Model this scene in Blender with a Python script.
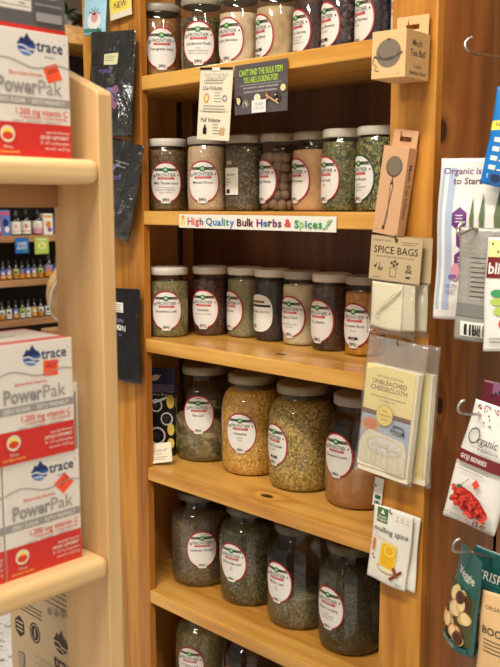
import bpy, bmesh, math, random
from mathutils import Vector, Matrix, noise
from math import pi, sin, cos, radians, sqrt, asin, atan2, exp
for o in list(bpy.data.objects): bpy.data.objects.remove(o)
scn = bpy.context.scene
COL = scn.collection
random.seed(7)

# ------------------------------------------------------------------ camera
CAM = Vector((1.612, -1.3206, 1.55)); FPX = 880.0
YAW, PITCH = radians(44.0), radians(8.2)
cd = bpy.data.cameras.new('camera'); cam = bpy.data.objects.new('camera', cd); COL.objects.link(cam)
cam.location = CAM; cam.rotation_euler = (pi/2-PITCH, 0, YAW)
cd.sensor_fit = 'HORIZONTAL'; cd.sensor_width = 36; cd.lens = FPX*36/500
cd.clip_start = .05; cd.clip_end = 60
cd.dof.use_dof = True; cd.dof.focus_distance = 1.85; cd.dof.aperture_fstop = 9.5
scn.camera = cam
# ------------------------------------------------------------------ world, lights, exposure
w = bpy.data.worlds.new('world'); scn.world = w; w.use_nodes = True
w.node_tree.nodes['Background'].inputs[0].default_value = (1.0, .90, .76, 1)
w.node_tree.nodes['Background'].inputs[1].default_value = .42
scn.view_settings.view_transform = 'Standard'; scn.view_settings.look = 'None'
scn.view_settings.gamma = 1; scn.view_settings.use_curve_mapping = False
scn.view_settings.exposure = 0.0
def area(x, y, z, sx, sy, e, col=(1, .93, .82)):
    l = bpy.data.lights.new('ceiling_light', 'AREA'); l.shape = 'RECTANGLE'; l.size = sx; l.size_y = sy
    l.energy = e; l.color = col
    o = bpy.data.objects.new('area_light', l); COL.objects.link(o); o.location = (x, y, z)
    return o
LAMPS = [(.9, -1.3, 3.06), (3.3, -1.3, 3.06), (.9, -3.6, 3.06), (-1.5, .2, 3.06), (-1.6, 2.4, 3.06)]
for (lx, ly, lz) in LAMPS: area(lx, ly, lz-.045, 1.15, .26, 62 if ly < -3 else (52 if lx > 0 else 34))

# ------------------------------------------------------------------ authoring helper: where a sight line meets a real plane
Fw = Vector((-sin(YAW)*cos(PITCH), cos(YAW)*cos(PITCH), -sin(PITCH)))
Rt = Vector((cos(YAW), sin(YAW), 0)); Up = Rt.cross(Fw)
def ray(px, py): return Fw*FPX + Rt*(px-250) - Up*(py-333.5)
def onX(px, py, X): d = ray(px, py); return CAM + d*((X-CAM.x)/d.x)
def onY(px, py, Y): d = ray(px, py); return CAM + d*((Y-CAM.y)/d.y)

# ------------------------------------------------------------------ materials
M = {}
def newmat(name):
    m = bpy.data.materials.new(name); m.use_nodes = True; M[name] = m
    return m, m.node_tree, m.node_tree.nodes['Principled BSDF']
def lin(c):
    f = lambda v: v/12.92 if v <= .04045 else ((v+.055)/1.055)**2.4
    return tuple(f(v/255) for v in c)+(1,)
def flat(name, rgb, rough=.5, metal=0, spec=.5, coat=0):
    m, t, b = newmat(name)
    b.inputs['Base Color'].default_value = lin(rgb); b.inputs['Roughness'].default_value = rough
    b.inputs['Metallic'].default_value = metal; b.inputs['Specular IOR Level'].default_value = spec
    b.inputs['Coat Weight'].default_value = coat
    # faint procedural unevenness
    n = t.nodes.new('ShaderNodeTexNoise'); n.inputs['Scale'].default_value = 60
    tc = t.nodes.new('ShaderNodeTexCoord'); t.links.new(tc.outputs['Object'], n.inputs['Vector'])
    mr = t.nodes.new('ShaderNodeMapRange'); mr.inputs[3].default_value = rough*.9; mr.inputs[4].default_value = min(1, rough*1.12)
    t.links.new(n.outputs['Fac'], mr.inputs[0]); t.links.new(mr.outputs[0], b.inputs['Roughness'])
    return m
def ramp(t, stops):
    r = t.nodes.new('ShaderNodeValToRGB'); e = r.color_ramp.elements
    while len(e) < len(stops): e.new(.5)
    for i, (p, c) in enumerate(stops): e[i].position = p; e[i].color = lin(c)
    return r
def math_(t, op, a, b=None):
    n = t.nodes.new('ShaderNodeMath'); n.operation = op
    for i, v in enumerate((a, b)):
        if v is None: continue
        if isinstance(v, (int, float)): n.inputs[i].default_value = v
        else: t.links.new(v, n.inputs[i])
    return n.outputs[0]
def wood(name, cols, axis='Z', scale=1.0, rough=.38, knots=(), seed=0, contrast=1.0, coat=.15):
    m, t, b = newmat(name); L = t.links
    tc = t.nodes.new('ShaderNodeTexCoord'); co = tc.outputs['Object']
    mp = t.nodes.new('ShaderNodeMapping'); L.new(co, mp.inputs['Vector'])
    long_, cross = 1.3*scale, 16*scale
    mp.inputs['Scale'].default_value = {'X': (long_, cross, cross), 'Y': (cross, long_, cross), 'Z': (cross, cross, long_)}[axis]
    mp.inputs['Location'].default_value = (seed*3.1, seed*1.7, seed*2.3)
    n1 = t.nodes.new('ShaderNodeTexNoise'); n1.inputs['Scale'].default_value = .8; n1.inputs['Detail'].default_value = 3
    L.new(mp.outputs[0], n1.inputs['Vector'])
    n2 = t.nodes.new('ShaderNodeTexNoise'); n2.inputs['Scale'].default_value = 5; n2.inputs['Detail'].default_value = 4
    L.new(mp.outputs[0], n2.inputs['Vector'])
    base = math_(t, 'MULTIPLY', n1.outputs['Fac'], 9.0*contrast)
    kd = None; km = None
    for (kx, ky, kz, kr) in knots:
        s = t.nodes.new('ShaderNodeVectorMath'); s.operation = 'SUBTRACT'; L.new(co, s.inputs[0]); s.inputs[1].default_value = (kx, ky, kz)
        q = t.nodes.new('ShaderNodeVectorMath'); q.operation = 'MULTIPLY'; L.new(s.outputs[0], q.inputs[0])
        q.inputs[1].default_value = {'Z': (1, 1, .62), 'X': (.55, 1, 1), 'Y': (1, .55, 1)}[axis]
        ln = t.nodes.new('ShaderNodeVectorMath'); ln.operation = 'LENGTH'; L.new(q.outputs[0], ln.inputs[0])
        dd = math_(t, 'DIVIDE', ln.outputs['Value'], kr)
        e = math_(t, 'POWER', 2.718, math_(t, 'MULTIPLY', dd, -.55))
        mk = t.nodes.new('ShaderNodeMapRange'); mk.inputs[1].default_value = 1.15; mk.inputs[2].default_value = .75
        L.new(dd, mk.inputs[0])
        kd = e if kd is None else math_(t, 'ADD', kd, e)
        km = mk.outputs[0] if km is None else math_(t, 'MAXIMUM', km, mk.outputs[0])
    if kd is not None: base = math_(t, 'ADD', base, math_(t, 'MULTIPLY', kd, 4.0))
    fr = math_(t, 'PINGPONG', base, 1.0)
    mix = math_(t, 'ADD', math_(t, 'MULTIPLY', fr, .55), math_(t, 'MULTIPLY', n2.outputs['Fac'], .45))
    r = ramp(t, [(.2, cols[0]), (.5, cols[1]), (.8, cols[2])]); L.new(mix, r.inputs[0])
    out = r.outputs[0]
    if km is not None:
        mx = t.nodes.new('ShaderNodeMix'); mx.data_type = 'RGBA'; L.new(km, mx.inputs[0]); L.new(out, mx.inputs[6])
        mx.inputs[7].default_value = lin((58, 30, 20)); out = mx.outputs[2]
    L.new(out, b.inputs['Base Color'])
    b.inputs['Roughness'].default_value = rough; b.inputs['Coat Weight'].default_value = coat; b.inputs['Coat Roughness'].default_value = .25
    bp = t.nodes.new('ShaderNodeBump'); bp.inputs['Strength'].default_value = .08; bp.inputs['Distance'].default_value = .002
    L.new(mix, bp.inputs['Height']); L.new(bp.outputs[0], b.inputs['Normal'])
    return m
HONEY = [(192, 130, 54), (214, 156, 70), (228, 174, 88)]
STILE = [(168, 106, 34), (192, 128, 46), (208, 146, 60)]
wood('pine_shelf', HONEY, 'X', 1, rough=.3, knots=[(.345, .045, .921, .010), (.37, .06, 1.238, .009)], seed=1, contrast=.7)
kn = [tuple(onX(443, 131, .775)), tuple(onX(440, 406, .775))]
wood('pine_side', [(148, 92, 44), (168, 108, 52), (184, 124, 62)], 'Z', 1, knots=[(*kn[0], .013), (*kn[1], .011)], seed=2, contrast=.8)
wood('pine_stile', STILE, 'Z', 1.2, seed=4, contrast=.8)
wood('pine_stile_edge', [(150, 90, 30), (174, 110, 38), (188, 124, 48)], 'Z', 1.3, seed=6, contrast=.7)
wood('pine_back', [(90, 54, 30), (108, 68, 40), (124, 82, 50)], 'Z', .8, seed=9, contrast=.6, rough=.5, coat=0)  # same pine as the rest, the shade behind the jars darkened into its colour
wood('pine_inner', [(178, 116, 58), (198, 136, 72), (212, 152, 84)], 'Z', .8, seed=11, contrast=.6, rough=.5, coat=0)
wood('maple_post', [(206, 166, 112), (222, 184, 132), (230, 194, 144)], 'Z', .7, seed=13, contrast=.5, rough=.42, coat=.05)
wood('maple_board', [(214, 176, 120), (228, 192, 138), (236, 202, 150)], 'Y', .7, seed=15, contrast=.5, rough=.4, coat=.05)
wood('oak_far', [(150, 106, 66), (170, 124, 80), (186, 140, 94)], 'Y', .8, seed=17, contrast=.5, rough=.5)
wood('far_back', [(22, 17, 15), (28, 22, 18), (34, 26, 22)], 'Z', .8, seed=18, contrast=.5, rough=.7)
wood('basket_wood', [(176, 140, 96), (196, 160, 114), (208, 174, 128)], 'Z', 1.5, seed=19, contrast=.5, rough=.5)

def granules(name, cols, scale, bump=.35, rough=.6, stretch=(1, 1, 1)):
    cols = [tuple(min(250, int(v*.97)) for v in c) for c in cols] if name not in ('calendula', 'coriander') else cols
    m, t, b = newmat(name); L = t.links
    tc = t.nodes.new('ShaderNodeTexCoord'); mp = t.nodes.new('ShaderNodeMapping'); L.new(tc.outputs['Object'], mp.inputs['Vector'])
    mp.inputs['Scale'].default_value = stretch
    ns = t.nodes.new('ShaderNodeTexNoise'); ns.inputs['Scale'].default_value = scale*.8; L.new(mp.outputs[0], ns.inputs['Vector'])
    ad = t.nodes.new('ShaderNodeVectorMath'); ad.operation = 'MULTIPLY_ADD'; L.new(ns.outputs['Color'], ad.inputs[0])
    ad.inputs[1].default_value = (1.2/scale,)*3; L.new(mp.outputs[0], ad.inputs[2])
    v = t.nodes.new('ShaderNodeTexVoronoi'); v.inputs['Scale'].default_value = scale; L.new(ad.outputs[0], v.inputs['Vector'])
    sp = t.nodes.new('ShaderNodeSeparateColor'); L.new(v.outputs['Color'], sp.inputs[0])
    n = len(cols); r = ramp(t, [((i+.5)/n, c) for i, c in enumerate(cols)]); L.new(sp.outputs[0], r.inputs[0])
    L.new(r.outputs[0], b.inputs['Base Color']); b.inputs['Roughness'].default_value = rough
    bp = t.nodes.new('ShaderNodeBump'); bp.inputs['Strength'].default_value = bump; bp.inputs['Distance'].default_value = .5/scale; bp.invert = True
    L.new(v.outputs['Distance'], bp.inputs['Height']); L.new(bp.outputs[0], b.inputs['Normal'])
    return m
def powder(name, c1, c2):
    m, t, b = newmat(name); L = t.links
    tc = t.nodes.new('ShaderNodeTexCoord'); n = t.nodes.new('ShaderNodeTexNoise'); n.inputs['Scale'].default_value = 45; n.inputs['Detail'].default_value = 6
    L.new(tc.outputs['Object'], n.inputs['Vector']); r = ramp(t, [(.35, c1), (.65, c2)]); L.new(n.outputs['Fac'], r.inputs[0])
    L.new(r.outputs[0], b.inputs['Base Color']); b.inputs['Roughness'].default_value = .9; return m
granules('fenugreek', [(120, 78, 36), (168, 118, 62), (190, 142, 84), (140, 92, 46)], 380)
granules('cardamom', [(70, 52, 34), (98, 76, 44), (120, 110, 60), (50, 38, 26)], 170)
powder('garlic', (196, 170, 136), (224, 202, 170))
powder('ginger', (180, 150, 110), (206, 178, 138))
granules('hawthorn', [(70, 26, 22), (46, 20, 20), (96, 40, 30), (30, 16, 16)], 150)
granules('hibiscus', [(62, 22, 34), (40, 16, 26), (24, 12, 18), (110, 90, 90)], 150)
granules('juniper', [(38, 28, 40), (26, 20, 28), (58, 44, 56), (20, 16, 20)], 150)
granules('thistle', [(70, 48, 28), (104, 78, 48), (140, 112, 70), (84, 84, 56), (120, 70, 40)], 300)
granules('minced', [(206, 174, 140), (190, 154, 118), (222, 196, 164)], 420)
granules('chia', [(60, 48, 36), (96, 80, 58), (140, 124, 96), (72, 58, 42)], 280)
flat('nutmeg', (134, 104, 76), .6)
powder('onion_powder', (190, 142, 96), (210, 164, 116))
granules('parsley', [(78, 82, 44), (110, 110, 62), (150, 142, 94), (56, 58, 32)], 290)
granules('lemongrass', [(88, 96, 44), (140, 136, 76), (176, 164, 108), (52, 60, 34), (60, 48, 30)], 260)
granules('darkherb', [(34, 36, 30), (60, 60, 50), (80, 76, 66)], 200)
granules('rosemary', [(108, 102, 60), (140, 130, 82), (88, 84, 50), (160, 146, 100)], 300, stretch=(1, 1, .6))
granules('rosehips', [(50, 22, 18), (84, 40, 30), (36, 18, 16), (110, 70, 50)], 170)
granules('sage', [(138, 128, 92), (156, 146, 108), (120, 112, 80)], 380)
granules('berries', [(26, 18, 20), (40, 26, 28), (18, 12, 14), (60, 34, 34)], 170)
powder('flour', (196, 176, 140), (216, 198, 164))
granules('staranise', [(76, 44, 30), (50, 30, 22), (104, 64, 44), (36, 22, 18)], 150)
granules('turmeric', [(206, 140, 30), (190, 120, 24), (222, 160, 44)], 160, bump=.3)
granules('bay', [(104, 94, 62), (136, 122, 84), (86, 78, 52), (150, 136, 98)], 60, bump=.5, stretch=(1, 1, 1.3))
granules('calendula', [(222, 164, 60), (196, 132, 42), (232, 188, 96), (156, 100, 36), (238, 204, 124)], 290, bump=.45)
granules('coriander', [(176, 142, 66), (200, 168, 90), (128, 104, 48), (116, 112, 58), (220, 190, 116)], 260, bump=.45)
powder('cinnamon', (168, 114, 68), (188, 134, 86))
granules('lavender', [(96, 78, 60), (124, 102, 78), (74, 60, 48), (150, 124, 86), (62, 54, 50)], 320)
granules('yerba', [(70, 66, 44), (98, 90, 60), (52, 48, 34), (126, 116, 84)], 260)
granules('mullein', [(98, 90, 66), (124, 112, 82), (78, 72, 52), (142, 128, 92)], 230)
granules('nettle', [(50, 48, 32), (66, 62, 42), (38, 36, 26), (88, 80, 58)], 260)
granules('oregano', [(122, 112, 62), (148, 134, 80), (96, 90, 50), (164, 146, 92)], 260)
def thin(name, tint=(1, 1, 1), ior=1.45, rough=.03, gain=1.0, haze=0.0, wrinkle=0):
    m, t, b = newmat(name); L = t.links; t.nodes.remove(b)
    out = [n for n in t.nodes if n.type == 'OUTPUT_MATERIAL'][0]
    tr = t.nodes.new('ShaderNodeBsdfTransparent'); tr.inputs[0].default_value = (*tint, 1)
    gl = t.nodes.new('ShaderNodeBsdfGlossy'); gl.inputs['Roughness'].default_value = rough
    fr = t.nodes.new('ShaderNodeLayerWeight'); fr.inputs['Blend'].default_value = .5  # thin sheet: the same reflection from both sides
    f0 = ((ior-1)/(ior+1))**2*2
    fac = math_(t, 'MULTIPLY', math_(t, 'ADD', math_(t, 'MULTIPLY', math_(t, 'POWER', fr.outputs['Facing'], 5.0), 1-f0), f0), gain)
    if wrinkle:
        tc = t.nodes.new('ShaderNodeTexCoord'); nz = t.nodes.new('ShaderNodeTexNoise'); nz.inputs['Scale'].default_value = 55; nz.inputs['Detail'].default_value = 3
        L.new(tc.outputs['Object'], nz.inputs['Vector']); bp = t.nodes.new('ShaderNodeBump'); bp.inputs['Strength'].default_value = wrinkle; bp.inputs['Distance'].default_value = .006
        L.new(nz.outputs['Fac'], bp.inputs['Height']); L.new(bp.outputs[0], gl.inputs['Normal'])
    mx = t.nodes.new('ShaderNodeMixShader'); L.new(fac, mx.inputs[0]); L.new(tr.outputs[0], mx.inputs[1]); L.new(gl.outputs[0], mx.inputs[2])
    s = mx.outputs[0]
    if haze:
        df = t.nodes.new('ShaderNodeBsdfDiffuse'); df.inputs[0].default_value = (.8, .78, .74, 1)
        m2 = t.nodes.new('ShaderNodeMixShader'); m2.inputs[0].default_value = haze
        L.new(s, m2.inputs[1]); L.new(df.outputs[0], m2.inputs[2]); s = m2.outputs[0]
    L.new(s, out.inputs[0]); return m
thin('jar_glass', (.95, .96, .94)); thin('clear_bag', (.985, .985, .98), 1.5, .10, 1.3, .025, .5)
thin('clear_bag_heavy', (.97, .965, .95), 1.5, .14, 1.6, .09, .7)
flat('lid_white', (206, 200, 188), .4); flat('lid_shaded', (92, 84, 70), .4, .2); flat('lid_grey', (158, 150, 136), .35); flat('lid_tan', (142, 130, 106), .4, .1)  # the tan and the darkest lid have the shelves' shade put into their colour
flat('white', (228, 226, 220), .45); flat('paper', (232, 228, 216), .55); flat('cream', (232, 222, 196), .6)
flat('black', (26, 24, 24), .4); flat('ink', (62, 56, 54), .5); flat('greyink', (140, 134, 128), .5); flat('green', (20, 104, 62), .45)
flat('leaf_light', (150, 200, 120), .5); flat('red', (196, 34, 44), .4); flat('crimson', (172, 30, 44), .4); flat('darkgreen', (28, 80, 66), .4)
flat('banner_dark', (34, 52, 44), .45); flat('banner_tan', (120, 96, 60), .5)
flat('kraft', (206, 164, 112), .6); flat('kraft_light', (214, 176, 124), .6); flat('kraft_pink', (204, 158, 118), .6); flat('kraft_grey', (188, 164, 126), .65)
flat('steel', (176, 172, 166), .28, 1); flat('dark_steel', (90, 80, 66), .35, 1); flat('brass', (150, 110, 60), .35, 1); flat('galv', (110, 104, 96), .45, .8)
flat('mesh_grey', (118, 104, 88), .5); flat('mesh_dark', (78, 66, 54), .5)
flat('box_white', (224, 216, 204), .35, coat=.2); flat('box_red', (206, 44, 34), .35, coat=.2); flat('box_redink', (214, 60, 44), .4); flat('box_grey', (150, 144, 140), .4)
flat('box_darkgrey', (92, 88, 88), .4); flat('box_orange', (244, 84, 44), .45); flat('trace_blue', (40, 88, 160), .4); flat('trace_navy', (26, 44, 96), .4); flat('trace_sky', (80, 150, 210), .4)
flat('brown_carton', (196, 172, 138), .7); flat('carton_ink', (58, 44, 36), .6)
flat('yellow', (240, 214, 100), .4); flat('straw', (240, 222, 150), .5); flat('chestnut', (110, 62, 44), .5); flat('navy', (44, 58, 96), .4); flat('pale_blue', (170, 184, 206), .5)
flat('cloth', (232, 222, 192), .9); flat('cloth_dim', (214, 204, 178), .9); flat('cord', (226, 216, 190), .9)
flat('purple', (104, 44, 118), .4); flat('lilac', (150, 138, 190), .45); flat('silver', (164, 160, 152), .35, .25); flat('silver_dark', (120, 118, 114), .4)
flat('foil_black', (22, 22, 28), .2, .1, .9, coat=.9); flat('foil_edge', (15, 15, 19), .3); flat('tag_cream', (206, 204, 160), .6); flat('violet', (120, 96, 160), .4); flat('mauve', (130, 84, 120), .45)
flat('plant_green', (72, 110, 56), .5); flat('plant_dark', (56, 72, 44), .5); flat('sage_green', (96, 112, 78), .5)
flat('sign_blue', (0, 118, 196), .4); flat('tag_blue', (34, 104, 178), .4); flat('tag_lime', (176, 200, 92), .45); flat('sign_yellow', (240, 226, 90), .5)
flat('maroon', (96, 20, 44), .35); flat('burgundy', (112, 26, 30), .35); flat('goji', (214, 62, 44), .45); flat('goji_dark', (170, 34, 30), .5)
flat('teal', (28, 84, 80), .35, coat=.3); flat('teal_light', (60, 130, 120), .4); flat('chip', (206, 172, 110), .6); flat('chip_light', (226, 202, 150), .6); flat('chip_orange', (210, 116, 56), .5); flat('olive', (70, 74, 44), .5)
flat('tea_yellow', (232, 180, 40), .25); flat('tea_light', (242, 206, 90), .3); flat('cinn', (140, 74, 34), .5); flat('dark_brown', (72, 40, 26), .5); flat('slate', (86, 78, 80), .6); flat('slate_dark', (58, 50, 52), .6); flat('lime_text', (170, 206, 64), .5)
flat('amber_dark', (24, 18, 16), .15, coat=.6); flat('amber', (210, 140, 30), .4); flat('pinkish', (214, 150, 160), .4); flat('blue_mid', (90, 120, 190), .4)
flat('hi_red', (214, 70, 50), .6); flat('hi_blue', (60, 130, 170), .6); flat('hi_purple', (120, 50, 110), .6); flat('hi_green', (60, 150, 90), .6); flat('hi_orange', (222, 130, 60), .6)
flat('ceiling_tile', (214, 210, 200), .9); flat('wall_paint', (176, 164, 146), .9); flat('skyblue', (160, 206, 226), .4); flat('pot_red', (150, 60, 44), .5); flat('pot_white', (220, 224, 230), .4)
def wrinkle(name, strength, scale, dist=.01):
    t = M[name].node_tree; b = t.nodes['Principled BSDF']; tc = t.nodes.new('ShaderNodeTexCoord'); nz = t.nodes.new('ShaderNodeTexNoise')
    nz.inputs['Scale'].default_value = scale; nz.inputs['Detail'].default_value = 4; nz.inputs['Distortion'].default_value = 1.2
    t.links.new(tc.outputs['Object'], nz.inputs['Vector']); bp = t.nodes.new('ShaderNodeBump'); bp.inputs['Strength'].default_value = strength; bp.inputs['Distance'].default_value = dist
    t.links.new(nz.outputs['Fac'], bp.inputs['Height']); t.links.new(bp.outputs[0], b.inputs['Normal']); t.links.new(bp.outputs[0], b.inputs['Coat Normal'])
wrinkle('foil_black', .7, 9, .03); wrinkle('cloth', .4, 90, .004); wrinkle('cloth_dim', .4, 90, .004); wrinkle('silver', .35, 25); wrinkle('foil_edge', .5, 22)
def floormat():
    m, t, b = newmat('terrazzo'); L = t.links
    tc = t.nodes.new('ShaderNodeTexCoord'); v = t.nodes.new('ShaderNodeTexVoronoi'); v.inputs['Scale'].default_value = 70
    L.new(tc.outputs['Object'], v.inputs['Vector']); sp = t.nodes.new('ShaderNodeSeparateColor'); L.new(v.outputs['Color'], sp.inputs[0])
    r = ramp(t, [(.05, (120, 118, 116)), (.14, (196, 194, 190)), (.9, (214, 212, 208))]); L.new(sp.outputs[0], r.inputs[0])
    L.new(r.outputs[0], b.inputs['Base Color']); b.inputs['Roughness'].default_value = .35
floormat()
def lampmat():
    m, t, b = newmat('lamp_glow'); b.inputs['Emission Color'].default_value = (1, .95, .86, 1); b.inputs['Emission Strength'].default_value = 4
lampmat()

# ------------------------------------------------------------------ mesh helpers
def obj(name, bm, mats, parent=None, smooth=False, bev=0, subsurf=0):
    me = bpy.data.meshes.new(name); bmesh.ops.recalc_face_normals(bm, faces=bm.faces); bm.to_mesh(me); bm.free()
    if isinstance(mats, str): mats = [mats]
    for k in mats: me.materials.append(M[k])
    if smooth:
        for p in me.polygons: p.use_smooth = True
    o = bpy.data.objects.new(name, me); COL.objects.link(o)
    if parent: o.parent = parent
    if bev:
        b = o.modifiers.new('bevel', 'BEVEL'); b.width = bev; b.segments = 3; b.limit_method = 'ANGLE'
    if subsurf:
        s = o.modifiers.new('sub', 'SUBSURF'); s.levels = s.render_levels = subsurf
    return o
def tag(o, label, cat, group=None, kind=None):
    o['label'] = label; o['category'] = cat
    if group: o['group'] = group
    if kind: o['kind'] = kind
    return o
def empty(name, loc, rot=(0, 0, 0)):
    o = bpy.data.objects.new(name, None); COL.objects.link(o); o.location = loc; o.rotation_euler = rot; o.empty_display_size = .05
    return o
def box(bm, x0, x1, y0, y1, z0, z1, mi=0):
    vs = [bm.verts.new(p) for p in ((x0, y0, z0), (x1, y0, z0), (x1, y1, z0), (x0, y1, z0), (x0, y0, z1), (x1, y0, z1), (x1, y1, z1), (x0, y1, z1))]
    for f in ((0, 3, 2, 1), (4, 5, 6, 7), (0, 1, 5, 4), (1, 2, 6, 5), (2, 3, 7, 6), (3, 0, 4, 7)):
        fc = bm.faces.new([vs[i] for i in f]); fc.material_index = mi
def bx(name, d, mat, parent=None, bev=0, kind=None):
    bm = bmesh.new(); box(bm, *d); o = obj(name, bm, mat, parent, bev=bev)
    if kind: o['kind'] = kind
    return o
def lathe(bm, prof, n=64, mi=0):
    rings = []
    for (r, z) in prof:
        if r < 1e-6: rings.append([bm.verts.new((0, 0, z))])
        else: rings.append([bm.verts.new((r*cos(2*pi*i/n), r*sin(2*pi*i/n), z)) for i in range(n)])
    for a, b in zip(rings, rings[1:]):
        for i in range(n):
            j = (i+1) % n
            if len(a) == 1 and len(b) == 1: continue
            if len(a) == 1: f = bm.faces.new((a[0], b[j], b[i]))
            elif len(b) == 1: f = bm.faces.new((a[i], a[j], b[0]))
            else: f = bm.faces.new((a[i], a[j], b[j], b[i]))
            f.material_index = mi
def tube(bm, pts, r, n=8, cap=True, mi=0):
    pts = [Vector(p) for p in pts]; rings = []
    up = Vector((.13, .21, .97))
    for i, p in enumerate(pts):
        t = (pts[min(i+1, len(pts)-1)]-pts[max(i-1, 0)]).normalized()
        a = t.cross(up)
        if a.length < .05: a = t.cross(Vector((1, 0, 0)))
        a.normalize(); b = t.cross(a)
        rr = r[i] if isinstance(r, (list, tuple)) else r
        rings.append([bm.verts.new(p+(a*cos(2*pi*k/n)+b*sin(2*pi*k/n))*rr) for k in range(n)])
    for A, B in zip(rings, rings[1:]):
        for k in range(n): f = bm.faces.new((A[k], A[(k+1) % n], B[(k+1) % n], B[k])); f.material_index = mi
    if cap: bm.faces.new(rings[0]).material_index = mi; bm.faces.new(rings[-1][::-1]).material_index = mi
def smoothpath(pts, n=6):
    pts = [Vector(p) for p in pts]; out = []
    P = [pts[0]]+pts+[pts[-1]]
    for i in range(1, len(P)-2):
        for k in range(n):
            t = k/n; a, b, c, d = P[i-1], P[i], P[i+1], P[i+2]
            out.append(.5*((2*b)+(-a+c)*t+(2*a-5*b+4*c-d)*t*t+(-a+3*b-3*c+d)*t**3))
    out.append(pts[-1]); return out
_tc = {}
def glyphs(s, bold):
    k = (s, bold)
    if k not in _tc:
        c = bpy.data.curves.new('lettering', 'FONT'); c.body = s; c.size = 1; c.align_x = 'CENTER'; c.resolution_u = 2; c.offset = bold*.018; c.fill_mode = 'FRONT'
        o = bpy.data.objects.new('lettering', c); COL.objects.link(o)
        me = bpy.data.meshes.new_from_object(o)
        vs = [(v.co.x, v.co.y) for v in me.vertices]; fs = [tuple(p.vertices) for p in me.polygons]
        bpy.data.objects.remove(o); bpy.data.meshes.remove(me); bpy.data.curves.remove(c)
        xs = [v[0] for v in vs] or [0]; m = (min(xs)+max(xs))/2
        _tc[k] = ([(x-m, y) for x, y in vs], fs, max(xs)-min(xs))
    return _tc[k]
class Art:
    """printed artwork: thin layers of flat shapes laid on a surface through map(u, v, lift)"""
    def __init__(s, fmap, step=None, eps=.00012):
        s.f = fmap; s.V = []; s.F = []; s.M = []; s.mats = []; s.k = 1; s.step = step; s.eps = eps
    def mi(s, m):
        if m not in s.mats: s.mats.append(m)
        return s.mats.index(m)
    def add(s, pts, faces, m):
        b = len(s.V); l = s.k*s.eps; s.V += [s.f(u, v, l) for u, v in pts]
        q = s.mi(m)
        for f in faces: s.F.append([b+i for i in f]); s.M.append(q)
        s.k += .5
    def rect(s, u0, v0, u1, v1, m, sh=0):
        nu = max(1, int(abs(u1-u0)/s.step)+1) if s.step else 1; nv = max(1, int(abs(v1-v0)/s.step)+1) if s.step else 1
        pts = [(u0+(u1-u0)*i/nu, v0+(v1-v0)*j/nv+sh*(i/nu)) for j in range(nv+1) for i in range(nu+1)]
        s.add(pts, [(j*(nu+1)+i, j*(nu+1)+i+1, (j+1)*(nu+1)+i+1, (j+1)*(nu+1)+i) for j in range(nv) for i in range(nu)], m)
    def ell(s, cu, cv, ru, rv, m, n=36, rot=0, vmin=None, vmax=None, p=2.0, inner=0):
        nr = max(1, int(max(ru, rv)/s.step)) if s.step else 1
        pts = []; fs = []
        cr, sr = cos(rot), sin(rot)
        for j in range(nr+1):
            q = inner+(1-inner)*j/nr
            for i in range(n):
                a = 2*pi*i/n; ca, sa = cos(a), sin(a)
                x = math.copysign(abs(ca)**(2/p), ca)*ru*q; y = math.copysign(abs(sa)**(2/p), sa)*rv*q
                X, Y = cu+x*cr-y*sr, cv+x*sr+y*cr
                if vmin is not None: Y = max(Y, vmin)
                if vmax is not None: Y = min(Y, vmax)
                pts.append((X, Y))
        for j in range(nr):
            for i in range(n):
                k = (i+1) % n; fs.append((j*n+i, j*n+k, (j+1)*n+k, (j+1)*n+i))
        s.add(pts, fs, m)
    def poly(s, pts, m):
        if not s.step: s.add(pts, [tuple(range(len(pts)))], m); return
        e = []; n0 = len(pts)
        for i in range(n0):
            (ax, ay), (bx_, by) = pts[i], pts[(i+1) % n0]; q = max(1, int(sqrt((ax-bx_)**2+(ay-by)**2)/s.step)+1)
            e += [(ax+(bx_-ax)*k/q, ay+(by-ay)*k/q) for k in range(q)]
        cx, cy = sum(p[0] for p in e)/len(e), sum(p[1] for p in e)/len(e); n = len(e); r = max(sqrt((p[0]-cx)**2+(p[1]-cy)**2) for p in e); nr = max(1, int(r/s.step)+1)
        P = [(cx+(x-cx)*j/nr, cy+(y-cy)*j/nr) for j in range(nr+1) for x, y in e]
        s.add(P, [(j*n+i, j*n+(i+1) % n, (j+1)*n+(i+1) % n, (j+1)*n+i) for j in range(nr) for i in range(n)], m)
    def line(s, pts, wd, m):
        P = []; F = []
        for i, (x, y) in enumerate(pts):
            a = pts[max(i-1, 0)]; b = pts[min(i+1, len(pts)-1)]; dx, dy = b[0]-a[0], b[1]-a[1]; l = sqrt(dx*dx+dy*dy) or 1
            P += [(x-dy/l*wd/2, y+dx/l*wd/2), (x+dy/l*wd/2, y-dx/l*wd/2)]
        for i in range(len(pts)-1): F.append((2*i, 2*i+1, 2*i+3, 2*i+2))
        s.add(P, F, m)
    def text(s, t, cu, cv, h, m, bold=0, maxw=None, rot=0, squeeze=1.0, align='c', shear=0):
        vs, fs, wd = glyphs(t, bold); sc = h/.7; sx = sc*squeeze
        if maxw and wd*sx > maxw: sx = maxw/wd
        off = {'c': 0, 'l': wd*sx/2, 'r': -wd*sx/2}[align]; cr, sr = cos(rot), sin(rot)
        pts = []
        for x, y in vs:
            X = x*sx+off+y*sc*shear; Y = y*sc-h/2; pts.append((cu+X*cr-Y*sr, cv+X*sr+Y*cr))
        s.add(pts, fs, m)
    def lines(s, u0, v0, u1, n, dv, h, m, jit=.25, seed=1):
        r = random.Random(seed)
        for i in range(n): s.rect(u0, v0-i*dv, u1-(u1-u0)*jit*r.random(), v0-i*dv+h, m)
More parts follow.
